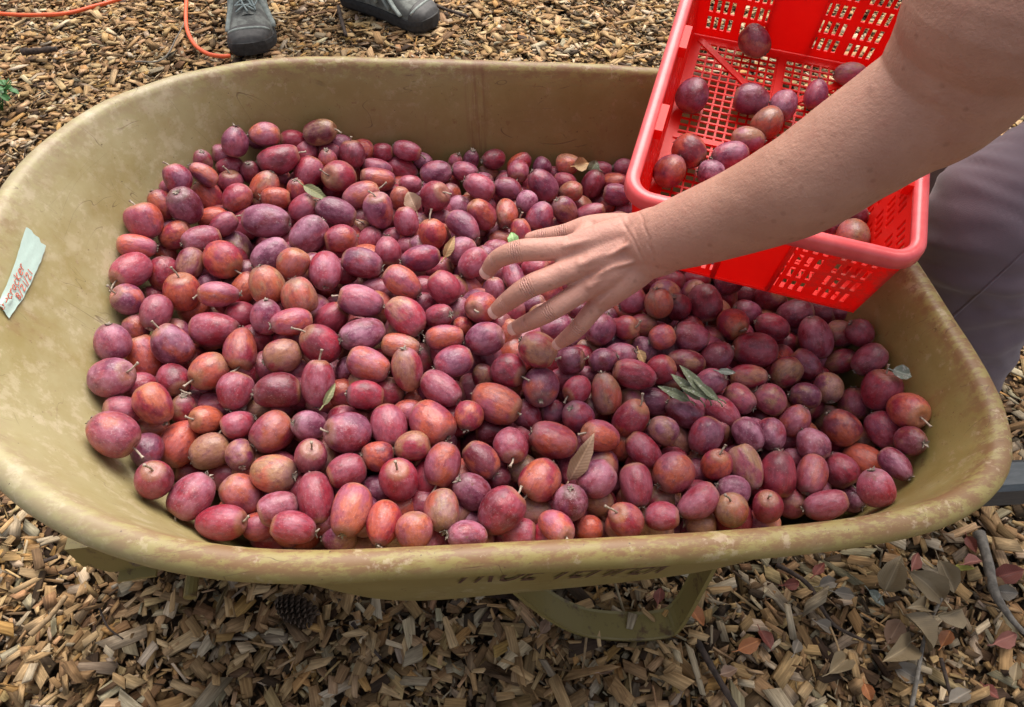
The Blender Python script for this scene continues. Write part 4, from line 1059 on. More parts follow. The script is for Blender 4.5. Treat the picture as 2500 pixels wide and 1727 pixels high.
def zone(A):
    x, y = A['px'], A['py']
    if 1150 < x < 1620 and 520 < y < 900: return 'beside the reaching hand'
    if y > 1180: return 'at the rim over the lettering' if 1050 < x < 1750 else ('at the rim above the nose bracket' if x <= 1050 else 'at the rim above the near handle')
    if x < 480: return 'at the edge facing the tape'
    if y < 470: return 'at the wall opposite the lettering'
    if x > 2050: return 'at the wall behind the basket'
    if x > 1500: return 'in front of the basket'
    if x < 900: return 'between the tape and the hand'
    return 'in the middle of the heap'
vis = []
order = sorted(range(len(APPLES)), key=lambda i: (APPLES[i]['lay'] == 1, -APPLES[i]['a']*APPLES[i]['b']))
IND = [APPLES[i] for i in order[:300-len(BA)]]; REST = [APPLES[i] for i in order[300-len(BA):]]
def tones(A):
    j = rng.uniform(.82, 1.18); h = rng.uniform(-.06, .06); f_ = lambda ch: tuple(float(np.clip(x*j*q, .005, .9)) for x, q in zip(TONE[ch], (1+h, 1-h*2, 1-h)))
    return f_(A['col'][0]), f_(A['col'][1]), float(np.clip((BLOOM[A['col'][0]]*.65+BLOOM[A['col'][1]]*.35)*rng.uniform(.6, 1.4), 0, .9))
for n_, A in enumerate(IND+BA):
    inb = n_ >= len(IND); s_i = int(rng.integers(len(AM)))
    o = link('crabapple', AM[s_i]); R = rotation_to(A['d'], rng.uniform(0, 6.28)); o.matrix_world = mat4(R, A['c'], (A['bm'], A['bm'], A['L']))
    ta, tb, bl = tones(A); o['tone_a'] = ta; o['tone_b'] = tb; o['bloom'] = bl; o['seed'] = float(rng.random())
    endw = {'S': 'with its stem showing', 'C': 'with its dried calyx showing', 'N': 'lying on its side'}[A['end']]
    two = WORD[A['col'][0]] if A['col'][0] == A['col'][1] else WORD[A['col'][0]]+' and '+WORD[A['col'][1]]
    two = two if len((two+' crabapple '+endw+(', inside the red basket' if inb else zone(A))).split()) <= 15 else WORD[A['col'][0]]
    tag(o, '%s crabapple %s, %s' % (two, endw, 'inside the red basket' if inb else zone(A)), 'crabapple', 'crabapples inside the red basket' if inb else 'crabapples heaped in the wheelbarrow')
    zt, zb = .5-.085, -.5+.055; bd = SH[s_i][2]
    Mi = o.matrix_world.inverted(); off = lambda z: np.array([bd*(1-4*z*z), 0, z])
    if A['end'] == 'S' or (A['end'] != 'S' and rng.random() < .0):
        st = link('stem', STM[int(rng.integers(len(STM)))], None, o); st.matrix_local = Matrix.Translation(Vector(off(zt)))@Matrix.Diagonal((1/A['bm'], 1/A['bm'], 1/A['L'], 1))@Matrix.Rotation(rng.uniform(0, 6.28), 4, 'Z')
    cl = link('calyx', CLX[int(rng.integers(len(CLX)))], None, o); cl.matrix_local = Matrix.Translation(Vector(off(zb)))@Matrix.Diagonal((1/A['bm'], 1/A['bm'], 1/A['L'], 1))@Matrix.Rotation(rng.uniform(0, 6.28), 4, 'Z')@Matrix.Translation(Vector((0, 0, .0004)))@Matrix.Scale(float(rng.uniform(.95, 1.25)), 4)
# the fruit underneath: hidden or half hidden, one mass
mass = [(A['c'], A['bm'], A['L'], A['d'], A['col']) for A in REST]
allc = np.array([A['c'] for A in APPLES]); allb = np.array([A['bm'] for A in APPLES])
for layer in range(3):
    for ix in range(30):
        for iy in range(22):
            x = -.42+ix*.036+(iy % 2)*.018+rng.uniform(-.006, .006)+layer*.009; y = .22+iy*.0335+rng.uniform(-.006, .006)+layer*.012
            z = float(heap_z(x, y))-.030-layer*.032+rng.uniform(-.006, .006); c = np.array([x, y, z]); b = rng.uniform(.030, .037); L = b*rng.uniform(1.1, 1.3)
            rr_, _ = rim(math.atan2(y-YC, x-XC)); 
            dw = ((WP-c)**2).sum(1); j = dw.argmin(); h = (c-WP[j])@WN[j]
            ang_ = math.atan2(y-YC, x-XC); ex, ey = rim(ang_)
            if math.hypot(x-XC, y-YC) > math.hypot(ex-XC, ey-YC)-.02 or h < L*.5 or z < FLP+.02: continue
            dd = np.linalg.norm(allc-c, axis=1)-(allb+b)*.5
            if dd.min() < -.014: continue
            lc = BK_R.T@(c-BK_C)
            if abs(lc[0]) < FW+.02 and abs(lc[1]) < FL+.02 and lc[2] > -BK_D-.02: continue
            d = rng.normal(0, 1, 3); d /= np.linalg.norm(d); mass.append((c, b, L, d, ''.join(rng.choice(list('rrdpmot'), 2))))
mv, mf, att = [], [], {kk: [] for kk in ('tone_a', 'tone_b', 'bloom', 'seed', 'apos')}; base = 0
for c, b, L, d, cc in mass:
    v, f, bd = SH[int(rng.integers(len(SH)))]; R = rotation_to(d, rng.uniform(0, 6.28)); mv.append((v*[b, b, L])@R.T+c); mf += [tuple(i+base for i in q) for q in f]; base += len(v)
    ta, tb, bl = tones({'col': cc}); n = len(v); att['tone_a'].append(np.tile((*ta, 1), (n, 1))); att['tone_b'].append(np.tile((*tb, 1), (n, 1))); att['bloom'].append(np.full(n, bl)); att['seed'].append(np.full(n, rng.random())); att['apos'].append(v)
me = pymesh('crabapple_mass', np.concatenate(mv), mf)
for kk, ty_, ch in (('tone_a', 'FLOAT_COLOR', 'color'), ('tone_b', 'FLOAT_COLOR', 'color'), ('bloom', 'FLOAT', 'value'), ('seed', 'FLOAT', 'value'), ('apos', 'FLOAT_VECTOR', 'vector')):
    a = me.attributes.new(kk, ty_, 'POINT'); a.data.foreach_set(ch, np.concatenate(att[kk]).astype(np.float32).ravel())
tag(link('crabapple_mass', me, M_APPLE2, smooth=True), 'deeper crabapples half hidden under the top of the heap in the tray', 'crabapples', kind='stuff')
print('apples', len(IND), len(BA), 'mass', len(mass))
# ================================================================ PERSON REACHING INTO THE HEAP
def sphere_v(c, r, nu=36, nv=20):
    V = [c+np.array([0, 0, r])]
    for i in range(1, nv):
        for j in range(nu): V.append(c+r*np.array([math.sin(math.pi*i/nv)*math.cos(2*math.pi*j/nu), math.sin(math.pi*i/nv)*math.sin(2*math.pi*j/nu), math.cos(math.pi*i/nv)]))
    V.append(c-np.array([0, 0, r])); N_ = len(V)-1; f = []
    for j in range(nu): f += [(0, 1+j, 1+(j+1) % nu), (N_, N_-nu+(j+1) % nu, N_-nu+j)]
    for i in range(nv-2):
        for j in range(nu): a = 1+i*nu; f.append((a+j, a+nu+j, a+nu+(j+1) % nu, a+(j+1) % nu))
    return V, f
def chain(mb, nodes, step=.35):                      # a tapering limb: overlapping spheres swept along a smooth path
    P_ = np.array([n[0] for n in nodes]); R_ = np.array([n[1] for n in nodes])
    m_ = 12*(len(nodes)-1)+1; S_ = spline(P_, m_) if len(nodes) > 2 else P_[0]+(P_[1]-P_[0])*np.linspace(0, 1, m_)[:, None]
    Rr = spline(np.stack([R_]*2, 1), m_)[:, 0] if len(nodes) > 2 else np.linspace(R_[0], R_[1], m_)
    mb.tube(S_, Rr, 48)
    for i in (0, m_-1): mb.add(*sphere_v(S_[i], Rr[i]))
    for i in range(6, m_-1, 6): mb.add(*sphere_v(S_[i], Rr[i]*.999))
def remesh(mb, name, voxel, smooth=6, fac=.5):
    o = link(name+'_tmp', mb.mesh(name+'_tmp')); r_ = o.modifiers.new('r', 'REMESH'); r_.mode = 'VOXEL'; r_.voxel_size = voxel; r_.use_smooth_shade = True
    s_ = o.modifiers.new('s', 'SMOOTH'); s_.iterations = smooth; s_.factor = fac
    bpy.context.view_layer.update(); me = bpy.data.meshes.new_from_object(o.evaluated_get(bpy.context.evaluated_depsgraph_get())); me.name = name
    bpy.data.objects.remove(o); return me
TOC = -FWD
arm = MB()
fore = [(at(1560, 604, .660), .0225), (at(1637, 578, .640), .0300), (at(1795, 522, .602), .0352), (at(1952, 452, .566), .0400), (at(2090, 362, .540), .0418), (at(2200, 290, .522), .0440), (at(2300, 225, .505), .0475), (at(2395, 95, .478), .0530), (at(2475, -45, .458), .0560), (np.array([.47, .52, .99]), .058), (np.array([.53, .58, 1.06]), .066)]
chain(arm, fore)
wv_ = at(1545, 530, .66)-at(1585, 665, .66); wv_ /= np.linalg.norm(wv_)
for s_ in (-1, 1):                                   # the wrist is broad and flat
    chain(arm, [(fore[0][0]+wv_*s_*.0115, .0190), (at(1600, 592, .650)+wv_*s_*.0105, .0205), (fore[1][0]+wv_*s_*.006, .0240), (fore[2][0]+wv_*s_*.002, .0320)])
for f_ in ('index', 'middle', 'ring', 'little'):
    J = HJ[f_]; i_ = ['index', 'middle', 'ring', 'little'].index(f_)
    wr = fore[0][0]+wv_*(.0155-.0105*i_)
    chain(arm, [(J[1][0], J[1][1]*1.10), (J[1][0]*.6+J[2][0]*.4+TOC*.0006, .5*(J[1][1]+J[2][1])*1.16)]+[(p, r*q_) for (p, r), q_ in zip(J[2:], (1.18, 1.18, 1.18))])
    chain(arm, [(wr, .0160), (.5*(wr+J[1][0])+TOC*.0015, .0142), (J[1][0], J[1][1]*1.0)])
    chain(arm, [(wr-TOC*.010, .0140), (.5*(wr+J[1][0])-TOC*.009, .0140), (J[1][0]-TOC*.006, .0105)])   # palm
    chain(arm, [(J[1][0]-(J[1][0]-wr)*.02+TOC*.0030, J[1][1]*.93), (J[1][0]+TOC*.0026, J[1][1]*.93)])       # knuckle
    chain(arm, [(J[2][0]+TOC*.0010, J[2][1]*1.02), (J[2][0]+(J[1][0]-J[2][0])*.04+TOC*.0010, J[2][1]*1.02)])
    a_ = wr+TOC*.0132; b_ = J[1][0]+TOC*.0100; chain(arm, [(a_, .0036), (.5*(a_+b_)+TOC*.0010, .0033), (b_, .0034)])    # tendon
chain(arm, [(HJ['thumb'][0][0]+(fore[0][0]-HJ['thumb'][0][0])*.45, .0175)]+[(p, r) for p, r in HJ['thumb']])
chain(arm, [(HJ['thumb'][1][0], .011), (HJ['index'][0][0]-TOC*.008, .0110), (HJ['index'][1][0]-TOC*.004, .0095)])       # web of the thumb
for vp in ([(1420, 640, .6505), (1450, 625, .6480), (1490, 622, .6450), (1530, 600, .6400)], [(1440, 690, .6570), (1468, 668, .6500), (1500, 652, .6470), (1545, 640, .6430)], [(1475, 668, .6505), (1490, 690, .6560), (1510, 705, .6600)]):   # veins on the back of the hand
    pv = [at(*q_) for q_ in vp]; chain(arm, [(q_, .0021) for q_ in pv])
me = remesh(arm, 'body', .0015, 5)
co_ = np.empty(len(me.vertices)*3, np.float32); me.vertices.foreach_get('co', co_); co_ = co_.reshape(-1, 3).astype(float)
no_ = np.empty(len(me.vertices)*3, np.float32); me.vertices.foreach_get('normal', no_); no_ = no_.reshape(-1, 3).astype(float)
face = np.clip((no_@TOC)*1.3, 0, 1)
disp = np.zeros(len(co_))
for (a_, b_, amp, wd) in (((1519, 541), (1589, 672), .0010, .0011), ((1562, 520), (1604, 655), .0011, .0011), ((1535, 540), (1598, 668), .0004, .0009)):
    ra, rb = rays([a_])[0], rays([b_])[0]; pn = np.cross(ra, rb); pn /= np.linalg.norm(pn); dd = (co_-CAM)@pn+.0015*vnoise(co_, 90., 2)
    near_ = np.linalg.norm(co_-fore[0][0], axis=1) < .06; disp -= amp*np.exp(-(dd/wd)**2)*face*near_
disp += .00025*vnoise(co_, 38., 1)
kn = np.zeros(len(co_)); ax = np.zeros(len(co_)); red = np.zeros(len(co_))
for f_ in HJ:
    J = HJ[f_]
    for idx, rad in ((2, .0105), (3, .0085)):
        e = J[idx-1][0]-J[idx+1][0]; e /= np.linalg.norm(e); q = co_-J[idx][0]; d_ = np.linalg.norm(q, axis=1); g_ = np.exp(-(np.maximum(0, d_-J[idx][1])/.0045)**2)*np.exp(-((q@e)/.0055)**2)*face
        ax = np.where(g_ > kn, q@e, ax); kn = np.maximum(kn, g_*(1 if idx == 2 else .7)); red = np.maximum(red, g_)
        for k_ in (-.0028, 0, .0028): disp -= .0006*np.exp(-((q@e-k_)/.0008)**2)*g_
    tipd = np.linalg.norm(co_-J[4][0], axis=1); red = np.maximum(red, np.exp(-(tipd/.014)**2)*.9)
hand_d = np.linalg.norm(co_-HJ['middle'][1][0], axis=1); handm = np.clip(1.3-hand_d/.11, 0, 1)
co_ += no_*disp[:, None]
me.vertices.foreach_set('co', co_.astype(np.float32).ravel())
for nm, arr in (('knuckle', kn), ('axial', ax), ('flush', np.maximum(red*.95, handm*.62))):
    a = me.attributes.new(nm, 'FLOAT', 'POINT'); a.data.foreach_set('value', arr.astype(np.float32))
me.update()
k = NT('skin'); co = k.coord(); kn_, ax_, fl_ = [k.attr(x, out='Fac') for x in ('knuckle', 'axial', 'flush')]
blot = k.noise(co, 28, 5, .6); fine = k.noise(co, 420, 4, .6)
c = k.mix(k.ramp(blot, .3, .7), (.41, .20, .138), (.475, .245, .172))
c = k.mix(k.math('MULTIPLY', k.ramp(k.noise(co, 75, 5, .6), .52, .70), .35), c, (.40, .165, .115))
c = k.mix(k.math('MULTIPLY', fl_, .85), c, (.62, .30, .245))
vo = k.n('TexVoronoi'); k.put(vo.inputs['Vector'], co); vo.inputs['Scale'].default_value = 88.; sp = k.n('SeparateColor'); k.put(sp.inputs[0], vo.outputs['Color'])
fr = k.math('MULTIPLY', k.math('SUBTRACT', 1., k.ramp(vo.outputs['Distance'], .08, .26)), k.math('GREATER_THAN', sp.outputs[1], .62)); c = k.mix(k.math('MULTIPLY', fr, .36), c, (.22, .09, .055))
c = k.mix(k.math('MULTIPLY', k.ramp(k.noise(co, 260, 3), .62, .72), .22), c, (.26, .11, .07))
lines = k.math('SINE', k.math('ADD', k.math('MULTIPLY', ax_, 2800.), k.math('MULTIPLY', k.noise(co, 300, 2), 9.)))
hairs = k.noise(k.scaled(co, (1, 1, 1), (0, .6, .9)), 900, 2)
h = k.math('ADD', k.math('MULTIPLY', k.math('MULTIPLY', lines, kn_), .8), k.math('ADD', k.math('MULTIPLY', fine, .7), k.math('MULTIPLY', k.noise(co, 150, 5, .65), .9)))
k.set(Base_Color=c, Roughness=.52, Normal=k.bump(h, .70, .0011)); k.b.inputs['Subsurface Weight'].default_value = .10; k.b.inputs['Subsurface Radius'].default_value = (.006, .002, .001); k.b.inputs['Subsurface Scale'].default_value = .6; k.b.inputs['Specular IOR Level'].default_value = .4
M_SKIN = k.m
P1 = np.array([.80, .62, 0.])
person = empty('person', P1); tag(person, 'person in grey mauve trousers reaching one bare arm across the red basket into the crabapples', 'person')
def shift(me, t):
    c__ = np.empty(len(me.vertices)*3, np.float32); me.vertices.foreach_get('co', c__); c__ = (c__.reshape(-1, 3)-np.array(t)).astype(np.float32); me.vertices.foreach_set('co', c__.ravel()); me.update()
shift(me, P1); body = link('body', me, M_SKIN, person, True)
k = NT('fingernail'); n = k.noise(k.coord(), 300, 3); k.set(Base_Color=k.mix(n, (.68, .42, .36), (.74, .48, .42)), Roughness=.28); M_NAIL = k.m
for f_ in ('index', 'middle', 'ring', 'little'):                 # nails, curved plates set on the finger ends
    t_, d_ = HJ[f_][4], HJ[f_][3]; e = t_[0]-d_[0]; e /= np.linalg.norm(e); up_ = TOC-e*(TOC@e); up_ /= np.linalg.norm(up_); sd_ = np.cross(e, up_); r = t_[1]*1.18; vv = []; nu_, nv_ = 7, 6
    for j in range(nv_):
        for i in range(nu_):
            a = (i/(nu_-1)-.5)*1.75; s_ = j/(nv_-1); l_ = (-.55+1.35*s_-.22*s_*(2*i/(nu_-1)-1)**2)*r; dr = math.sqrt(max(.12, 1-(max(0, l_/r-.05)/1.02)**2))
            vv.append(t_[0]+e*l_+(up_*math.cos(a)+sd_*math.sin(a))*(r*dr+.0005)-P1)
    link('fingernail', pymesh('fingernail', vv, [(j*nu_+i, j*nu_+i+1, (j+1)*nu_+i+1, (j+1)*nu_+i) for j in range(nv_-1) for i in range(nu_-1)]), M_NAIL, body, True)
# trousers: bent near knee close behind the tray, second leg further back
tr_ = MB(); A_ = np.array
hipL, hipR = A_([1.10, .70, .70]), A_([1.10, .98, .70])
kneeL = A_([.704, .612, .500])
chain(tr_, [(hipL, .125), (A_([.99, .675, .635]), .118), (A_([.86, .645, .570]), .106), (kneeL+A_([.035, .006, .018]), .094), (kneeL, .088), (A_([.722, .600, .400]), .083), (A_([.752, .592, .26]), .078), (A_([.79, .588, .10]), .072)])
chain(tr_, [(hipR, .125), (A_([1.02, 1.0, .62]), .112), (A_([.93, 1.04, .53]), .095), (A_([.94, 1.06, .40]), .085), (A_([.99, 1.07, .24]), .078), (A_([1.04, 1.08, .10]), .072)])
chain(tr_, [(hipL, .13), (.5*(hipL+hipR)+A_([.03, 0, .02]), .15), (hipR, .13)])
me = remesh(tr_, 'trousers', .0065, 5)
c__ = np.empty(len(me.vertices)*3, np.float32); me.vertices.foreach_get('co', c__); c__ = c__.reshape(-1, 3).astype(float)
n__ = np.empty(len(me.vertices)*3, np.float32); me.vertices.foreach_get('normal', n__); n__ = n__.reshape(-1, 3).astype(float)
kd = np.linalg.norm(c__-kneeL, axis=1)
fold = np.sin((c__[:, 2]*1.0+c__[:, 1]*.45-c__[:, 0]*.25+.012*vnoise(c__, 11., 4))*95)
c__ += n__*(.0080*np.maximum(fold, -.2)*np.exp(-(kd/.17)**2)*np.clip(vnoise(c__, 7., 8)+.6, 0, 1)+.004*vnoise(c__, 17., 2)+.002*vnoise(c__, 45., 5))[:, None]
me.vertices.foreach_set('co', (c__-P1).astype(np.float32).ravel()); me.update()
k = NT('mauve_twill'); co = k.coord(); wv = k.noise(k.scaled(co, (1, 1, 1)), 900, 2); n = k.noise(co, 9, 4)
k.set(Base_Color=k.mix(n, (.160, .106, .128), (.205, .146, .166)), Roughness=.8, Normal=k.bump(k.math('ADD', wv, k.math('MULTIPLY', k.noise(co, 60, 4), .8)), .3, .0015)); k.b.inputs['Sheen Weight'].default_value = .3; M_TWILL = k.m
trou = link('trousers', me, M_TWILL, person, True)
# side seam down the leg: follows the cloth on the camera side
bm = bmesh.new(); bm.from_mesh(me); from mathutils.bvhtree import BVHTree; bv = BVHTree.FromBMesh(bm); bm.free()
seam = []
for px_, py_ in spline([(2640, 480), (2560, 555), (2500, 615), (2420, 690), (2336, 765), (2290, 815)], 40):
    o_ = Vector(CAM-P1); d_ = Vector(rays([[px_, py_]])[0]).normalized(); hit = bv.ray_cast(o_, d_)
    if hit[0] is not None: seam.append(np.array(hit[0]))
if len(seam) > 4: mb = MB(); mb.tube(seam, .0016, 6); mb.obj('seam', M_TWILL, trou, True)
sh_ = MB()
chain(sh_, [(.5*(hipL+hipR)+A_([.02, 0, .06]), .155), (A_([.96, .80, .90]), .150), (A_([.78, .76, 1.06]), .145), (A_([.70, .76, 1.13]), .12)])
chain(sh_, [(A_([.72, .78, 1.10]), .10), (A_([.60, .64, 1.085]), .082), (A_([.535, .585, 1.062]), .074)])
chain(sh_, [(A_([.72, .78, 1.10]), .10), (A_([.74, .96, 1.08]), .082)])
me = remesh(sh_, 'shirt', .009, 5); shift(me, P1); link('shirt', me, plain('cotton_shirt', (.20, .22, .26), .85), person, True)
# ================================================================ PERSON ACROSS THE BARROW: hiking shoes and jeans
k = NT('shoe_mesh'); co = k.coord(); n = k.noise(co, 38, 4); w_ = k.noise(co, 420, 3)
k.set(Base_Color=k.mix(k.ramp(n, .40, .62), (.12, .118, .105), (.24, .245, .215)), Roughness=.85, Normal=k.bump(w_, .4, .001)); M_SHOE = k.m
M_PANEL = plain('shoe_panel_mint', (.31, .34, .305), .7, .25, 90); M_TOE = plain('shoe_toe_rubber', (.075, .068, .062), .6, .2, 120); M_SOLE = plain('shoe_sole', (.040, .037, .035), .8, .3, 120)
M_LACE = plain('shoe_lace', (.36, .42, .40), .8, .25, 500); M_JEAN = plain('dark_denim', (.022, .026, .055), .9, .3, 600)
def shoe(parent, loc, rz, s=1.0):                    # local x forward from heel to toe
    root = empty('shoe'); root.parent = parent; root.matrix_world = Matrix.Translation(Vector(loc))@Matrix.Rotation(rz, 4, 'Z')@Matrix.Scale(s, 4)
    xs = np.linspace(0, .300, 22)
    wd = np.interp(xs, [0, .01, .04, .10, .16, .21, .25, .28, .293, .300], [.018, .032, .037, .037, .043, .053, .055, .043, .028, .008])
    cy = np.interp(xs, [0, .12, .22, .30], [0, .004, .004, -.008])
    ht = np.interp(xs, [0, .02, .06, .10, .13, .16, .20, .24, .27, .29, .300], [.085, .112, .118, .118, .112, .092, .072, .062, .056, .046, .026])
    def shell(mb, x0, x1, grow, zlo, zf=1.0, n=15):
        V = []; xx = np.linspace(x0, x1, 18)
        for x in xx:
            w1, h1, c1 = np.interp(x, xs, wd)+grow, np.interp(x, xs, ht)*zf+grow, np.interp(x, xs, cy)
            for j in range(n):
                a = math.pi*j/(n-1); e = .72; V.append((x, c1+w1*math.copysign(abs(math.cos(a))**e, math.cos(a)), zlo+(h1-zlo)*math.sin(a)**e))
        mb.add(V, [(i*n+j, (i+1)*n+j, (i+1)*n+j+1, i*n+j+1) for i in range(17) for j in range(n-1)]+[tuple(range(n)), tuple((17*n+j) for j in range(n))[::-1]])
    mb = MB(); shell(mb, .0, .299, 0, .024); mb.obj('upper', M_SHOE, root, True)
    mb = MB(); V = []; n = len(xs)
    for gz, gg in ((.0, .000), (.008, .005), (.022, .0055), (.031, .003)):
        for x, w1, c1 in zip(xs, wd, cy): V.append((x*1.012-.002, c1+w1+gg, gz+.010*max(0, (x-.25)/.05)**2))
        for x, w1, c1 in list(zip(xs, wd, cy))[::-1]: V.append((x*1.012-.002, c1-w1-gg, gz+.010*max(0, (x-.25)/.05)**2))
    q = 2*n; mb.add(V, [(r_*q+j, r_*q+(j+1) % q, (r_+1)*q+(j+1) % q, (r_+1)*q+j) for r_ in range(3) for j in range(q)]+[tuple(range(q))[::-1], tuple(3*q+j for j in range(q))]); mb.obj('sole', M_SOLE, root)
    mb = MB(); shell(mb, .248, .3005, .0025, .026); mb.obj('toe_cap', M_TOE, root, True)
    # curved overlays on the toe box and sides
    def on(x, a, lift=.003):
        w1, h1, c1 = np.interp(x, xs, wd)+lift, np.interp(x, xs, ht)+lift, np.interp(x, xs, cy); e = .72
        return (x, c1+w1*math.copysign(abs(math.cos(a))**e, math.cos(a)), .024+(h1-.024)*math.sin(a)**e)
    for a0, a1, x0, x1 in ((.18, .95, .225, .150), (.18, .95, .185, .115), (.16, .9, .140, .080), (.15, .75, .10, .045)):
        for sgn in (0, 1):
            mb = MB(); p = [on(x0+(x1-x0)*t, (a0+(a1-a0)*t) if sgn == 0 else math.pi-(a0+(a1-a0)*t)) for t in np.linspace(0, 1, 8)]; mb.tube(p, .0075, 6, ell=.4); mb.obj('side_panel', M_PANEL, root, True)
    mb = MB(); p = [on(.246+.016*math.sin(t), t, .002) for t in np.linspace(.5, math.pi-.5, 12)]; mb.tube(p, .0035, 6); mb.obj('toe_trim', M_PANEL, root, True)
    mb = MB(); V = []
    for i, x in enumerate(np.linspace(.215, .092, 10)):
        h1 = np.interp(x, xs, ht)+.004+.020*max(0, (i-6)/3)**1.5
        for y in np.linspace(-1, 1, 7): V.append((x+.0*y, np.interp(x, xs, cy)+y*.021, h1-.007*y*y))
    mb.add(V, [(i*7+j, (i+1)*7+j, (i+1)*7+j+1, i*7+j+1) for i in range(9) for j in range(6)]); t_ = mb.obj('tongue', M_SHOE, root, True)
    lc = MB(); r_ = np.random.default_rng(5)
    for i in range(6):
        x = .205-.018*i; z = np.interp(x, xs, ht)+.009; zz = np.interp(x-.018, xs, ht)+.009
        lc.tube(spline([(x, -.024, z-.006), (x-.009, 0, (z+zz)/2+.001), (x-.018, .024, zz-.006)], 6), .0021, 6); lc.tube(spline([(x, .024, z-.006), (x-.009, 0, (z+zz)/2+.003), (x-.018, -.024, zz-.006)], 6), .0021, 6)
    kx, kz = .112, .128
    for pp in ([(kx, 0, kz), (kx+.03, .030, kz-.008), (kx+.075, .034, kz-.034), (kx+.085, .018, kz-.046), (kx+.045, .008, kz-.022), (kx, 0, kz)], [(kx, 0, kz), (kx-.004, -.03, kz+.004), (kx+.012, -.055, kz-.004), (kx+.032, -.045, kz-.012), (kx+.018, -.018, kz-.006), (kx, 0, kz)],
               [(kx, 0, kz), (kx+.03, -.012, kz-.012), (kx+.078, -.004, kz-.036), (kx+.100, .006, kz-.052)], [(kx, 0, kz), (kx+.03, .008, kz-.012), (kx+.060, .016, kz-.028), (kx+.095, .026, kz-.052)]): lc.tube(spline(pp, 22), .0021, 6)
    lc.obj('laces', M_LACE, root, True)
    return root
P2 = on_z(760, -60, 0.)
P2 = np.array([-.20, 2.38, 0.])
person2 = empty('person', P2); tag(person2, 'person in dark jeans and grey green laced hiking shoes standing beyond the wheelbarrow', 'person')
bpy.context.view_layer.update()
toe1 = on_z(622, 143, .012); d1 = np.array([.13, -1.]); d1 /= np.linalg.norm(d1); s1 = 1.10
h1 = np.array([toe1[0], toe1[1]])-d1*.300*s1; shoe(person2, (h1[0], h1[1], .012), math.atan2(d1[1], d1[0]), s1)
toe2 = on_z(1064, 70, .012); d2 = np.array([.80, -.60]); h2 = np.array([toe2[0], toe2[1]])-d2*.296*s1; shoe(person2, (h2[0], h2[1], .012), math.atan2(d2[1], d2[0]), s1)
jm = MB()
for h_, d_ in ((h1, d1), (h2, d2)):
    a_ = np.array([*(h_+d_*.070*s1), .115]); hip_ = np.array([P2[0]+.3*(a_[0]-P2[0]), P2[1]+.05, .92])
    chain(jm, [(a_, .060), (a_+np.array([0, .01, .12]), .066), (.5*(a_+hip_), .082), (hip_, .105)])
chain(jm, [(np.array([P2[0]-.06, P2[1]+.05, .92]), .14), (np.array([P2[0]+.06, P2[1]+.05, 1.0]), .14)])
me = remesh(jm, 'jeans', .010, 3); shift(me, P2); link('jeans', me, M_JEAN, person2, True)
sm = MB(); chain(sm, [(np.array([P2[0], P2[1]+.05, 1.02]), .15), (np.array([P2[0], P2[1]+.03, 1.40]), .16)]); me = remesh(sm, 'shirt', .014, 3); shift(me, P2); link('shirt', me, plain('plain_shirt', (.25, .25, .27), .9), person2, True)

# ================================================================ ORANGE CORD
k = NT('orange_cord'); k.set(Base_Color=(.85, .125, .035), Roughness=.42); M_CORD = k.m
def cord(px, z=.030):
    return [on_z(a, b, z) for a, b in px]
p = spline(cord([(-160, 10), (-70, 26), (0, 30), (80, 35), (160, 29), (225, 14), (300, -8), (380, -45), (430, -85), (452, -70), (455, -20), (453, 30), (456, 70), (474, 106), (505, 128), (540, 135), (562, 134)]), 120)
p[:, 2] = .027+.003*vnoise(p, 7., 3); mb = MB(); mb.tube(p-p[40], .0056, 10); o = mb.obj('extension_cord', M_CORD, None, True); o.location = p[40]
tag(o, 'orange extension cord looping over the wood chips to the hiking shoe', 'cord')

# ================================================================ LEAVES, TWIGS, LITTER
def leaf_mat(name, c, c2, spot=None):
    k = NT(name); co = k.coord(); n = k.noise(co, 120, 5, .65); v = k.n('SeparateXYZ'); k.put(v.inputs[0], co)
    rib = k.math('SUBTRACT', 1., k.ramp(k.math('ABSOLUTE', v.outputs[1]), .0004, .0012)); vein = k.math('ABSOLUTE', k.math('SINE', k.math('MULTIPLY', k.math('ADD', v.outputs[0], k.math('MULTIPLY', k.math('ABSOLUTE', v.outputs[1]), -.9)), 900.)))
    cc = k.mix(n, c, c2); cc = k.mix(k.math('MULTIPLY', rib, .5), cc, tuple(min(1, x*1.7) for x in c2))
    if spot: cc = k.mix(k.ramp(k.noise(co, 260, 4, .7), .58, .66), cc, spot)
    k.set(Base_Color=cc, Roughness=.6, Normal=k.bump(k.math('ADD', n, k.math('MULTIPLY', vein, .4)), .4, .001)); return k.m
ML = {'green': leaf_mat('green_leaf', (.125, .145, .078), (.19, .205, .125), (.40, .41, .34)), 'olive': leaf_mat('olive_leaf', (.15, .16, .07), (.24, .23, .11)), 'tan': leaf_mat('tan_leaf', (.40, .25, .11), (.52, .34, .17)),
      'brown': leaf_mat('brown_leaf', (.25, .145, .090), (.34, .215, .145)), 'grey': leaf_mat('grey_leaf', (.17, .14, .105), (.25, .21, .165)), 'red': leaf_mat('red_leaf', (.14, .03, .02), (.21, .055, .035)), 'pink': leaf_mat('pink_leaf', (.24, .08, .06), (.32, .13, .095)),
      'rust': leaf_mat('rust_leaf', (.33, .10, .03), (.42, .17, .06)), 'dust': leaf_mat('dusty_leaf', (.13, .15, .12), (.22, .24, .20), (.42, .42, .38)), 'khaki': leaf_mat('khaki_leaf', (.215, .155, .085), (.30, .225, .13)), 'lime': leaf_mat('lime_leaf', (.38, .36, .06), (.48, .46, .12)), 'bright': leaf_mat('bright_green_leaf', (.26, .45, .16), (.36, .55, .24))}
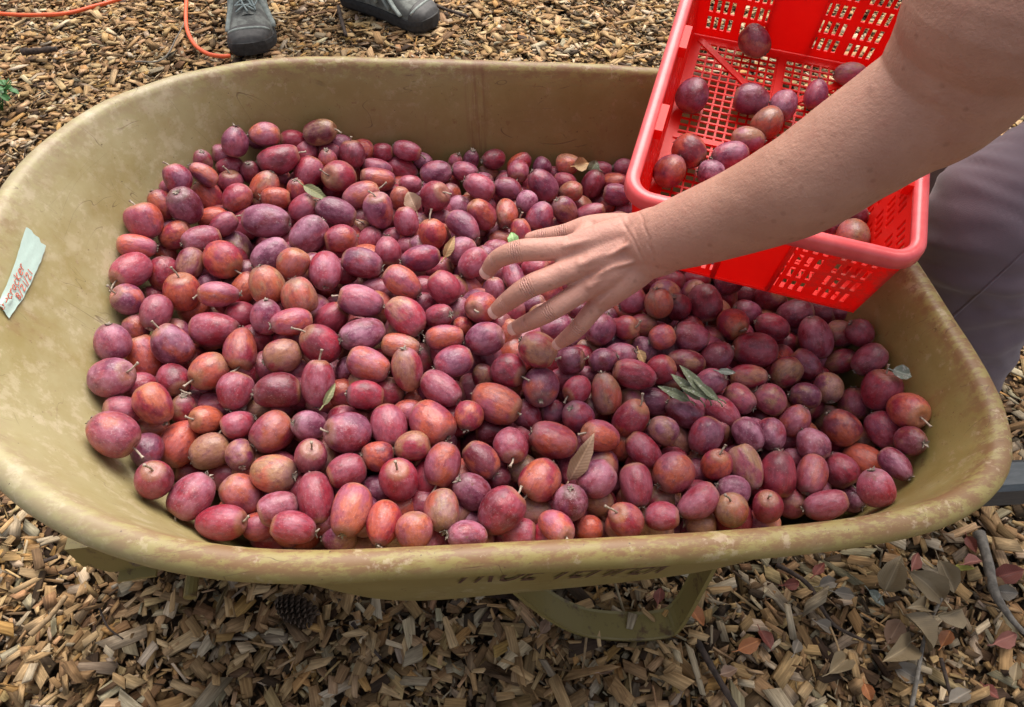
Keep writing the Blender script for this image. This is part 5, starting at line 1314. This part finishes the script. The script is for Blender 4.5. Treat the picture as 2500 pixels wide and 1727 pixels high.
def leaf_mesh(L, Wd, curl=.2, bend=.25, seed=0, petiole=.25, nu=10, nv=7):
    r_ = np.random.default_rng(seed); V = []; ph = r_.uniform(0, 6)
    for i in range(nu+1):
        t = i/nu; w_ = Wd*.5*math.sin(math.pi*min(1, t**.85))**.8*(1-.25*t)*1.12+.0002
        for j in range(nv):
            s_ = j/(nv-1)*2-1; y = s_*w_*(1+.06*math.sin(t*19+ph)*abs(s_)); z = curl*abs(y)*1.2+curl*.25*y*math.sin(t*5+ph)+bend*L*(.25-(t-.5)**2)+.05*Wd*math.sin(t*8+ph+s_*2)
            V.append(((t-.5)*L, y, z))
    mb = MB(); mb.add(V, [(i*nv+j, (i+1)*nv+j, (i+1)*nv+j+1, i*nv+j+1) for i in range(nu) for j in range(nv-1)])
    n0 = len(V); V2 = [(x, y, z-.0005) for x, y, z in V]; mb.add(V2, [(i*nv+j+1, (i+1)*nv+j+1, (i+1)*nv+j, i*nv+j) for i in range(nu) for j in range(nv-1)])
    if petiole: zc = V[nv//2][2]; mb.tube(spline([(-.5*L, 0, zc), (-.5*L-petiole*L*.5, .01*L, zc+.02*L), (-.5*L-petiole*L, .04*L, zc-.02*L)], 6), [.0009, .0008, .0007, .0007, .0007, .0009], 5)
    return mb.mesh('leaf')
def lay_leaf(name, px, py, z_or_c, Lpx, Wpx, ang, kind, label, cat, group=None, nz=(0, 0, 1), curl=.25, bend=.25, seed=0, petiole=.25, parent=None):
    c = on_z(px, py, z_or_c) if np.isscalar(z_or_c) else np.array(z_or_c); D = (c-CAM)@FWD
    a_ = math.radians(ang); dpx = np.array([math.cos(a_), -math.sin(a_)])*20
    q0, q1 = rays([[px, py]])[0], rays([[px+dpx[0], py+dpx[1]]])[0]; nz = np.array(nz, float); nz /= np.linalg.norm(nz)
    t1 = ((c-CAM)@nz)/(q1@nz); e = CAM+q1*t1-c; sc_ = np.linalg.norm(e)/20; e /= np.linalg.norm(e)
    me = leaf_mesh(Lpx*min(sc_, 1.6*D/F), Wpx*D/F*1.05, curl, bend, seed, petiole); me.materials.append(ML[kind]); me.shade_smooth()
    o = link(name, me); y = np.cross(nz, e); o.matrix_world = mat4(np.stack([e, y, nz], 1), c)
    if label: tag(o, label, cat, group)
    return o
# on the heap: each lies on the fruit at its pixel
HC = np.array([A['c'] for A in APPLES]); HB = np.array([A['bm'] for A in APPLES])
def heap_hit(px, py):                                # first fruit met by the pixel's ray
    r = rays([[px, py]])[0]; rn = r/np.linalg.norm(r); q = HC-CAM; tc = q@rn; d2 = (q*q).sum(1)-tc**2; ok = d2 < (HB*.5)**2
    if not ok.any():
        return CAM+rn*(tc[np.argmin(d2)]-.008)
    return CAM+rn*((tc-np.sqrt(np.maximum((HB*.5)**2-d2, 0)))[ok].min())-rn*.003
HL_ = [(1418, 1115, 125, 42, 55, 'brown', 'dry brown leaf curled upright between crabapples near the lettering', (-.2, -.75, .65), .3), (1008, 495, 62, 40, 115, 'brown', 'crumpled brown leaf among crabapples on the far half of the heap', (0, -.6, .8), .5),
       (1098, 605, 62, 22, 70, 'tan', 'pale tan leaf blade standing between red crabapples', (.1, -.7, .7), .4), (1252, 585, 36, 26, 100, 'bright', 'small bright green leaf just beyond the index finger', (0, -.5, .85), .2),
       (775, 475, 60, 24, -30, 'olive', 'green and tan leaf tucked between crabapples towards the tape', (0, -.5, .85), .3), (1418, 405, 40, 32, 20, 'tan', 'yellowed curled leaf against the far wall of the tray', (.1, -.7, .7), .5), (1448, 410, 38, 28, 60, 'green', 'dark green leaf beside the yellowed one at the far wall', (0, -.6, .8), .4),
       (1870, 668, 48, 44, 75, 'olive', 'dull green leaf leaning on the red basket wall', (0, -.8, .6), .3), (2195, 912, 78, 34, -12, 'dust', 'dusty grey leaf against the tray wall behind a red crabapple', (0, -.4, .9), .3), (1563, 872, 40, 22, -60, 'tan', 'small yellow leaf among dark crabapples in front of the basket', (0, -.5, .85), .3),
       (808, 962, 55, 16, 70, 'olive', 'ragged green leaf edge between two red crabapples', (.3, -.5, .8), .4), (1770, 908, 55, 14, -6, 'dust', 'narrow dusty leaf pointing at the basket', (0, -.5, .9), .2)]
for i, (px, py, L_, w_, an, kd_, lb, nz, cu) in enumerate(HL_):
    lay_leaf('leaf', px, py, heap_hit(px, py)+TOC*.006, L_, w_, an, kd_, lb, 'leaf', None, nz, cu, .3, i+3)
sp_c = heap_hit(1680, 952)+TOC*.008; sprig = empty('leaf_sprig', sp_c); tag(sprig, 'sprig of five small green leaves lying on crabapples in front of the basket', 'leaf sprig'); bpy.context.view_layer.update()
for i, (px, py, L_, w_, an) in enumerate(((1640, 960, 70, 22, 152), (1668, 944, 78, 26, 130), (1686, 930, 84, 26, 118), (1700, 958, 70, 20, 160), (1712, 950, 60, 18, 125))):
    o = lay_leaf('leaf', px, py, sp_c+(at(px, py, 1)-at(1680, 952, 1))*((sp_c-CAM)@FWD)+TOC*.002*i, L_, w_, an, 'green', None, None, None, (0, -.5, .85), .25, .2, 40+i, .2)
    mw = o.matrix_world.copy(); o.parent = sprig; o.matrix_parent_inverse = Matrix.Translation(-Vector(sp_c)); o.matrix_world = mw
# on the ground
GZ = .030
GL = [(1869, 1564, 60, 34, -60, 'red'), (1830, 1575, 62, 34, 25, 'rust'), (1932, 1426, 40, 26, 10, 'red'), (2234, 1371, 44, 26, 70, 'pink'), (2372, 1330, 46, 24, -60, 'red'), (2376, 1375, 44, 28, 10, 'pink'), (2462, 1402, 80, 44, 15, 'red'), (2454, 1560, 60, 36, 25, 'pink'), (2140, 1461, 56, 26, -45, 'dust'), (2022, 1426, 46, 30, 15, 'grey'), (2061, 1450, 50, 28, -10, 'grey'),
      (2050, 1623, 66, 44, 40, 'khaki'), (2218, 1646, 84, 44, -30, 'grey'), (2344, 1701, 60, 34, 30, 'grey'), (2458, 1446, 56, 36, -5, 'grey'), (2352, 1391, 60, 20, 5, 'lime'), (2183, 1544, 66, 46, 60, 'brown'), (1698, 1504, 62, 40, -50, 'rust'), (1610, 1455, 40, 26, 80, 'red'), (1330, 1530, 40, 26, 60, 'brown'), (1945, 1580, 40, 24, 70, 'grey'), (2010, 1530, 44, 30, -30, 'grey'), (2285, 1420, 44, 24, 80, 'pink'), (2420, 1690, 50, 28, -40, 'red'), (2000, 1390, 40, 22, 50, 'red'), (1780, 1640, 44, 26, 20, 'brown'), (2118, 1690, 46, 28, -70, 'rust'), (2310, 1560, 44, 30, 60, 'rust'), (1480, 1640, 36, 22, 10, 'brown'), (2480, 1640, 46, 26, 80, 'khaki')]
WHERE = {'red': 'dark red', 'rust': 'rust orange', 'pink': 'faded pink', 'dust': 'dusty green', 'grey': 'grey', 'khaki': 'khaki', 'lime': 'yellow green', 'brown': 'brown'}
for i, (px, py, L_, w_, an, kd_) in enumerate(GL):
    lay_leaf('fallen_leaf', px, py, GZ+.004*(i % 3), L_, w_, an, kd_, 'small %s fallen leaf on the wood chips in front of the wheelbarrow' % WHERE[kd_], 'leaf', 'fallen leaves in front of the wheelbarrow', (rng.uniform(-.55, .55), rng.uniform(-.5, .5), 1), rng.uniform(.4, 1.0), rng.uniform(-.5, .5), 60+i)
# dead twig with dry leaves
M_BARK = plain('dark_bark', (.060, .040, .030), .9, .5, 120, .6); M_STICK = plain('pale_stick', (.36, .235, .12), .85, .3, 120, .5); M_GREYST = plain('grey_stick', (.20, .175, .145), .9, .35, 120, .5)
tw_c = on_z(2260, 1520, .035); twig = empty('dead_twig', tw_c); tag(twig, 'dead twig with dry khaki leaves lying on the chips near the handle', 'twig'); bpy.context.view_layer.update()
q = spline([on_z(2225, 1730, .034), on_z(2240, 1650, .045), on_z(2254, 1572, .052), on_z(2275, 1510, .062), on_z(2305, 1450, .070)], 24)-tw_c; mb = MB(); mb.tube(q, np.linspace(.0032, .0022, 24), 7); mb.obj('stem', M_GREYST, twig, True)
for i, (px, py, L_, w_, an, z_) in enumerate(((2260, 1432, 110, 62, -42, .075), (2180, 1400, 96, 58, 65, .07), (2235, 1486, 92, 44, 175, .075), (2318, 1492, 78, 50, 20, .07), (2240, 1546, 110, 66, -55, .065), (2190, 1592, 92, 58, 215, .05), (2310, 1408, 90, 46, -65, .08))):
    o = lay_leaf('dry_leaf', px, py, z_, L_, w_, an, 'khaki', None, None, None, (rng.uniform(-.9, .9), rng.uniform(-.9, .1), .8), rng.uniform(.7, 1.2), rng.uniform(.3, .6), 110+i, .3)
    mw = o.matrix_world.copy(); o.parent = twig; o.matrix_parent_inverse = Matrix.Translation(-Vector(tw_c)); o.matrix_world = mw
ST = [([(75, 1552), (120, 1506), (163, 1455)], .0046, .0036, M_STICK, 'smooth tan stick lying by the nose bracket'), ([(86, 1375), (112, 1368), (139, 1359)], .0036, .003, M_BARK, 'short dark twig beside the nose bracket'), ([(1702, 1562), (1745, 1640), (1800, 1735)], .0052, .0045, M_BARK, 'thick dark stick on the chips beyond the stand leg'),
      ([(1433, 1543), (1427, 1600), (1418, 1663)], .0020, .0016, M_STICK, 'thin pale splinter leaning by the stand leg'), ([(1896, 1379), (1971, 1422), (2005, 1480), (2034, 1524), (2085, 1552), (2128, 1572)], .0042, .0022, M_BARK, 'crooked dark branch running under the handle side of the tray'), ([(2390, 1300), (2412, 1370), (2430, 1450), (2466, 1510), (2502, 1548)], .0095, .0030, M_GREYST, 'thick grey stick tapering away from the steel handle'),
      ([(2297, 1607), (2312, 1660), (2329, 1735)], .0030, .0026, M_BARK, 'slim brown stick beside the dead twig'), ([(826, 16), (834, 50), (845, 88)], .0060, .0050, M_BARK, 'dark bark stick between the two hiking shoes'), ([(1064, 12), (1105, 28), (1142, 41)], .0052, .0042, M_BARK, 'dark stick beside the toe of the turned hiking shoe'), ([(53, 127), (95, 123), (138, 121)], .010, .008, M_BARK, 'chunk of dark bark below the orange cord'),
      ([(860, 1520), (890, 1560), (930, 1608)], .0032, .0022, M_BARK, 'dark twig on shaded chips beneath the tray'), ([(330, 150), (400, 143), (452, 50)], .0026, .0016, M_GREYST, 'thin bent grey twig beside the orange cord'), ([(1500, 60), (1530, 52), (1575, 48)], .0055, .0045, M_STICK, 'pale stick beside the red basket rim'), ([(2000, 1480), (2040, 1560), (2060, 1640)], .0022, .0014, M_STICK, 'thin straw stalk crossing the crooked branch'), ([(240, 1480), (262, 1530), (300, 1560)], .0016, .0012, M_BARK, 'fine dark stem on the chips near the tan stick')]
for pts_, r0, r1, mt, lb in ST:
    p = np.array([on_z(a, b, .028+max(r0, r1)) for a, b in pts_]); c = p.mean(0); q = spline(p-c, 14); q[:, 2] += .003*vnoise(q, 30., 2); mb = MB(); mb.tube(q, np.linspace(r0, r1, 14)*(1+.18*vnoise(q, 160., 3)), 8); o = mb.obj('stick', mt, None, True); o.location = c; tag(o, lb, 'stick')
# pine cone half sunk in the chips
pc = on_z(722, 1490, .030); M_CONE = plain('pine_cone', (.095, .060, .038), .9, .4, 200, .4); mb = MB(); axd = np.array([.5, -.35, .1]); R = rotation_to(axd)
for i in range(110):
    z = -.034+.068*i/110; r = .017*math.sqrt(max(.02, 1-(z/.036)**2)); a = i*2.39996; c_, s_ = math.cos(a), math.sin(a); w_ = .0052
    v = [(r*.5*c_-w_*s_, r*.5*s_+w_*c_, z-.002), (r*.5*c_+w_*s_, r*.5*s_-w_*c_, z-.002), ((r+.004)*c_+w_*.7*s_, (r+.004)*s_-w_*.7*c_, z+.004), ((r+.004)*c_-w_*.7*s_, (r+.004)*s_+w_*.7*c_, z+.004), (r*.5*c_, r*.5*s_, z+.002), ((r+.0035)*c_, (r+.0035)*s_, z+.0065)]
    mb.add(np.array(v)@R.T, [(0, 1, 2, 3), (1, 4, 5, 2), (4, 0, 3, 5), (3, 2, 5), (0, 4, 1)])
mb.tube([R@np.array([0, 0, -.034]), R@np.array([0, 0, .034])], .008, 8); o = mb.obj('pine_cone', M_CONE); o.location = pc; tag(o, 'brown pine cone half buried in shaded wood chips', 'pine cone')
# low green plant at the edge of the chips
pl = on_z(2, 262, .02); plant = empty('weed', pl); tag(plant, 'small green leafy weed growing through the chips left of the tray', 'plant'); r_ = np.random.default_rng(3)
k = NT('weed_green'); n = k.noise(k.coord(), 90, 4); k.set(Base_Color=k.mix(n, (.035, .13, .03), (.075, .22, .055)), Roughness=.5); M_WEED = k.m
for i in range(46):
    a, rr = r_.uniform(0, 6.28), .055*math.sqrt(r_.random()); h = r_.uniform(.012, .07); b = np.array([rr*math.cos(a), rr*math.sin(a)*.9, h]); me = leaf_mesh(r_.uniform(.016, .030), r_.uniform(.012, .02), .3, .3, i, 0, 6, 5); me.materials.append(M_WEED); me.shade_smooth()
    o = link('leaf', me, None, plant); o.matrix_local = mat4(rotation_to((math.cos(a)*.5+r_.normal(0, .3), math.sin(a)*.5+r_.normal(0, .3), 1), r_.uniform(0, 6.28)), b)
mb = MB()
for i in range(9):
    a = r_.uniform(0, 6.28); mb.tube(spline([(0, 0, -.01), (.02*math.cos(a), .02*math.sin(a), .03), (.05*math.cos(a), .05*math.sin(a), .055)], 6), .0013, 5)
mb.obj('stem', M_WEED, plant, True)
# the larger single chips that lie on top
BIG = [(1418, 1480, .046, .022, 0), (780, 1620, .040, .018, 1), (905, 1565, .036, .020, 1), (1270, 1640, .050, .020, 2), (1370, 1700, .060, .022, 0), (1010, 1600, .040, .030, 5), (510, 1700, .075, .032, 5), (180, 1640, .065, .018, 3), (355, 1400, .042, .024, 0), (60, 1430, .05, .014, 1), (1180, 1450, .03, .016, 6), (640, 1440, .03, .02, 1), (1990, 1470, .055, .026, 5), (1930, 1520, .06, .018, 6), (2190, 1320, .04, .03, 6), (1760, 1440, .05, .018, 0), (2100, 1370, .055, .02, 2), (2460, 1330, .05, .04, 1), (1700, 1640, .09, .016, 5), (1440, 1640, .10, .014, 2), (1250, 1560, .05, .02, 0)]
def one_chip(px, py, L_, w_, tone, nm, lb, gr):
    p = on_z(px, py, .034); st = rng.bit_generator.state
    me = chips(np.zeros((1, 3)), np.array([L_]), np.array([w_]), np.array([w_*.28]), .22, tone[None], 'wood_chip'); o = link('wood_chip', me); o.location = p; tag(o, lb, 'wood chip', gr)
NAMEC = ['golden tan', 'pale tan', 'brown', 'dark brown', 'blackish', 'grey', 'pale grey', 'orange', 'black', 'cream']
for px, py, L_, w_, t_ in BIG: one_chip(px, py, L_*.72, w_*.72, PAL[t_]*rng.uniform(.85, 1.05), 'wood_chip', 'large %s wood chip lying loose on the mulch in front of the wheelbarrow' % NAMEC[t_], 'large loose chips in front of the wheelbarrow')
n_ = 0
while n_ < 190:
    px, py = rng.uniform(0, 2500), rng.uniform(0, 1727); 
    if not (py < 150 or py > 1400 or (px < 420 and py > 1150 and py > 1130+px*.5) or (py < 420-px*1.0 and px < 400)): continue
    t_ = int(rng.choice(len(PAL), p=np.array(WARM)/sum(WARM))); far = py < 500
    L_ = float(np.clip(.023*math.exp(rng.normal(0, .3)), .014, .05)); one_chip(px, py, L_, L_*rng.uniform(.25, .6), PAL[t_]*rng.uniform(.8, 1.1), 'wood_chip', ('%s wood chip lying loose on the mulch %s the wheelbarrow' % (NAMEC[t_], 'beyond' if far else 'in front of')), 'loose chips beyond the wheelbarrow' if far else 'loose chips in front of the wheelbarrow'); n_ += 1
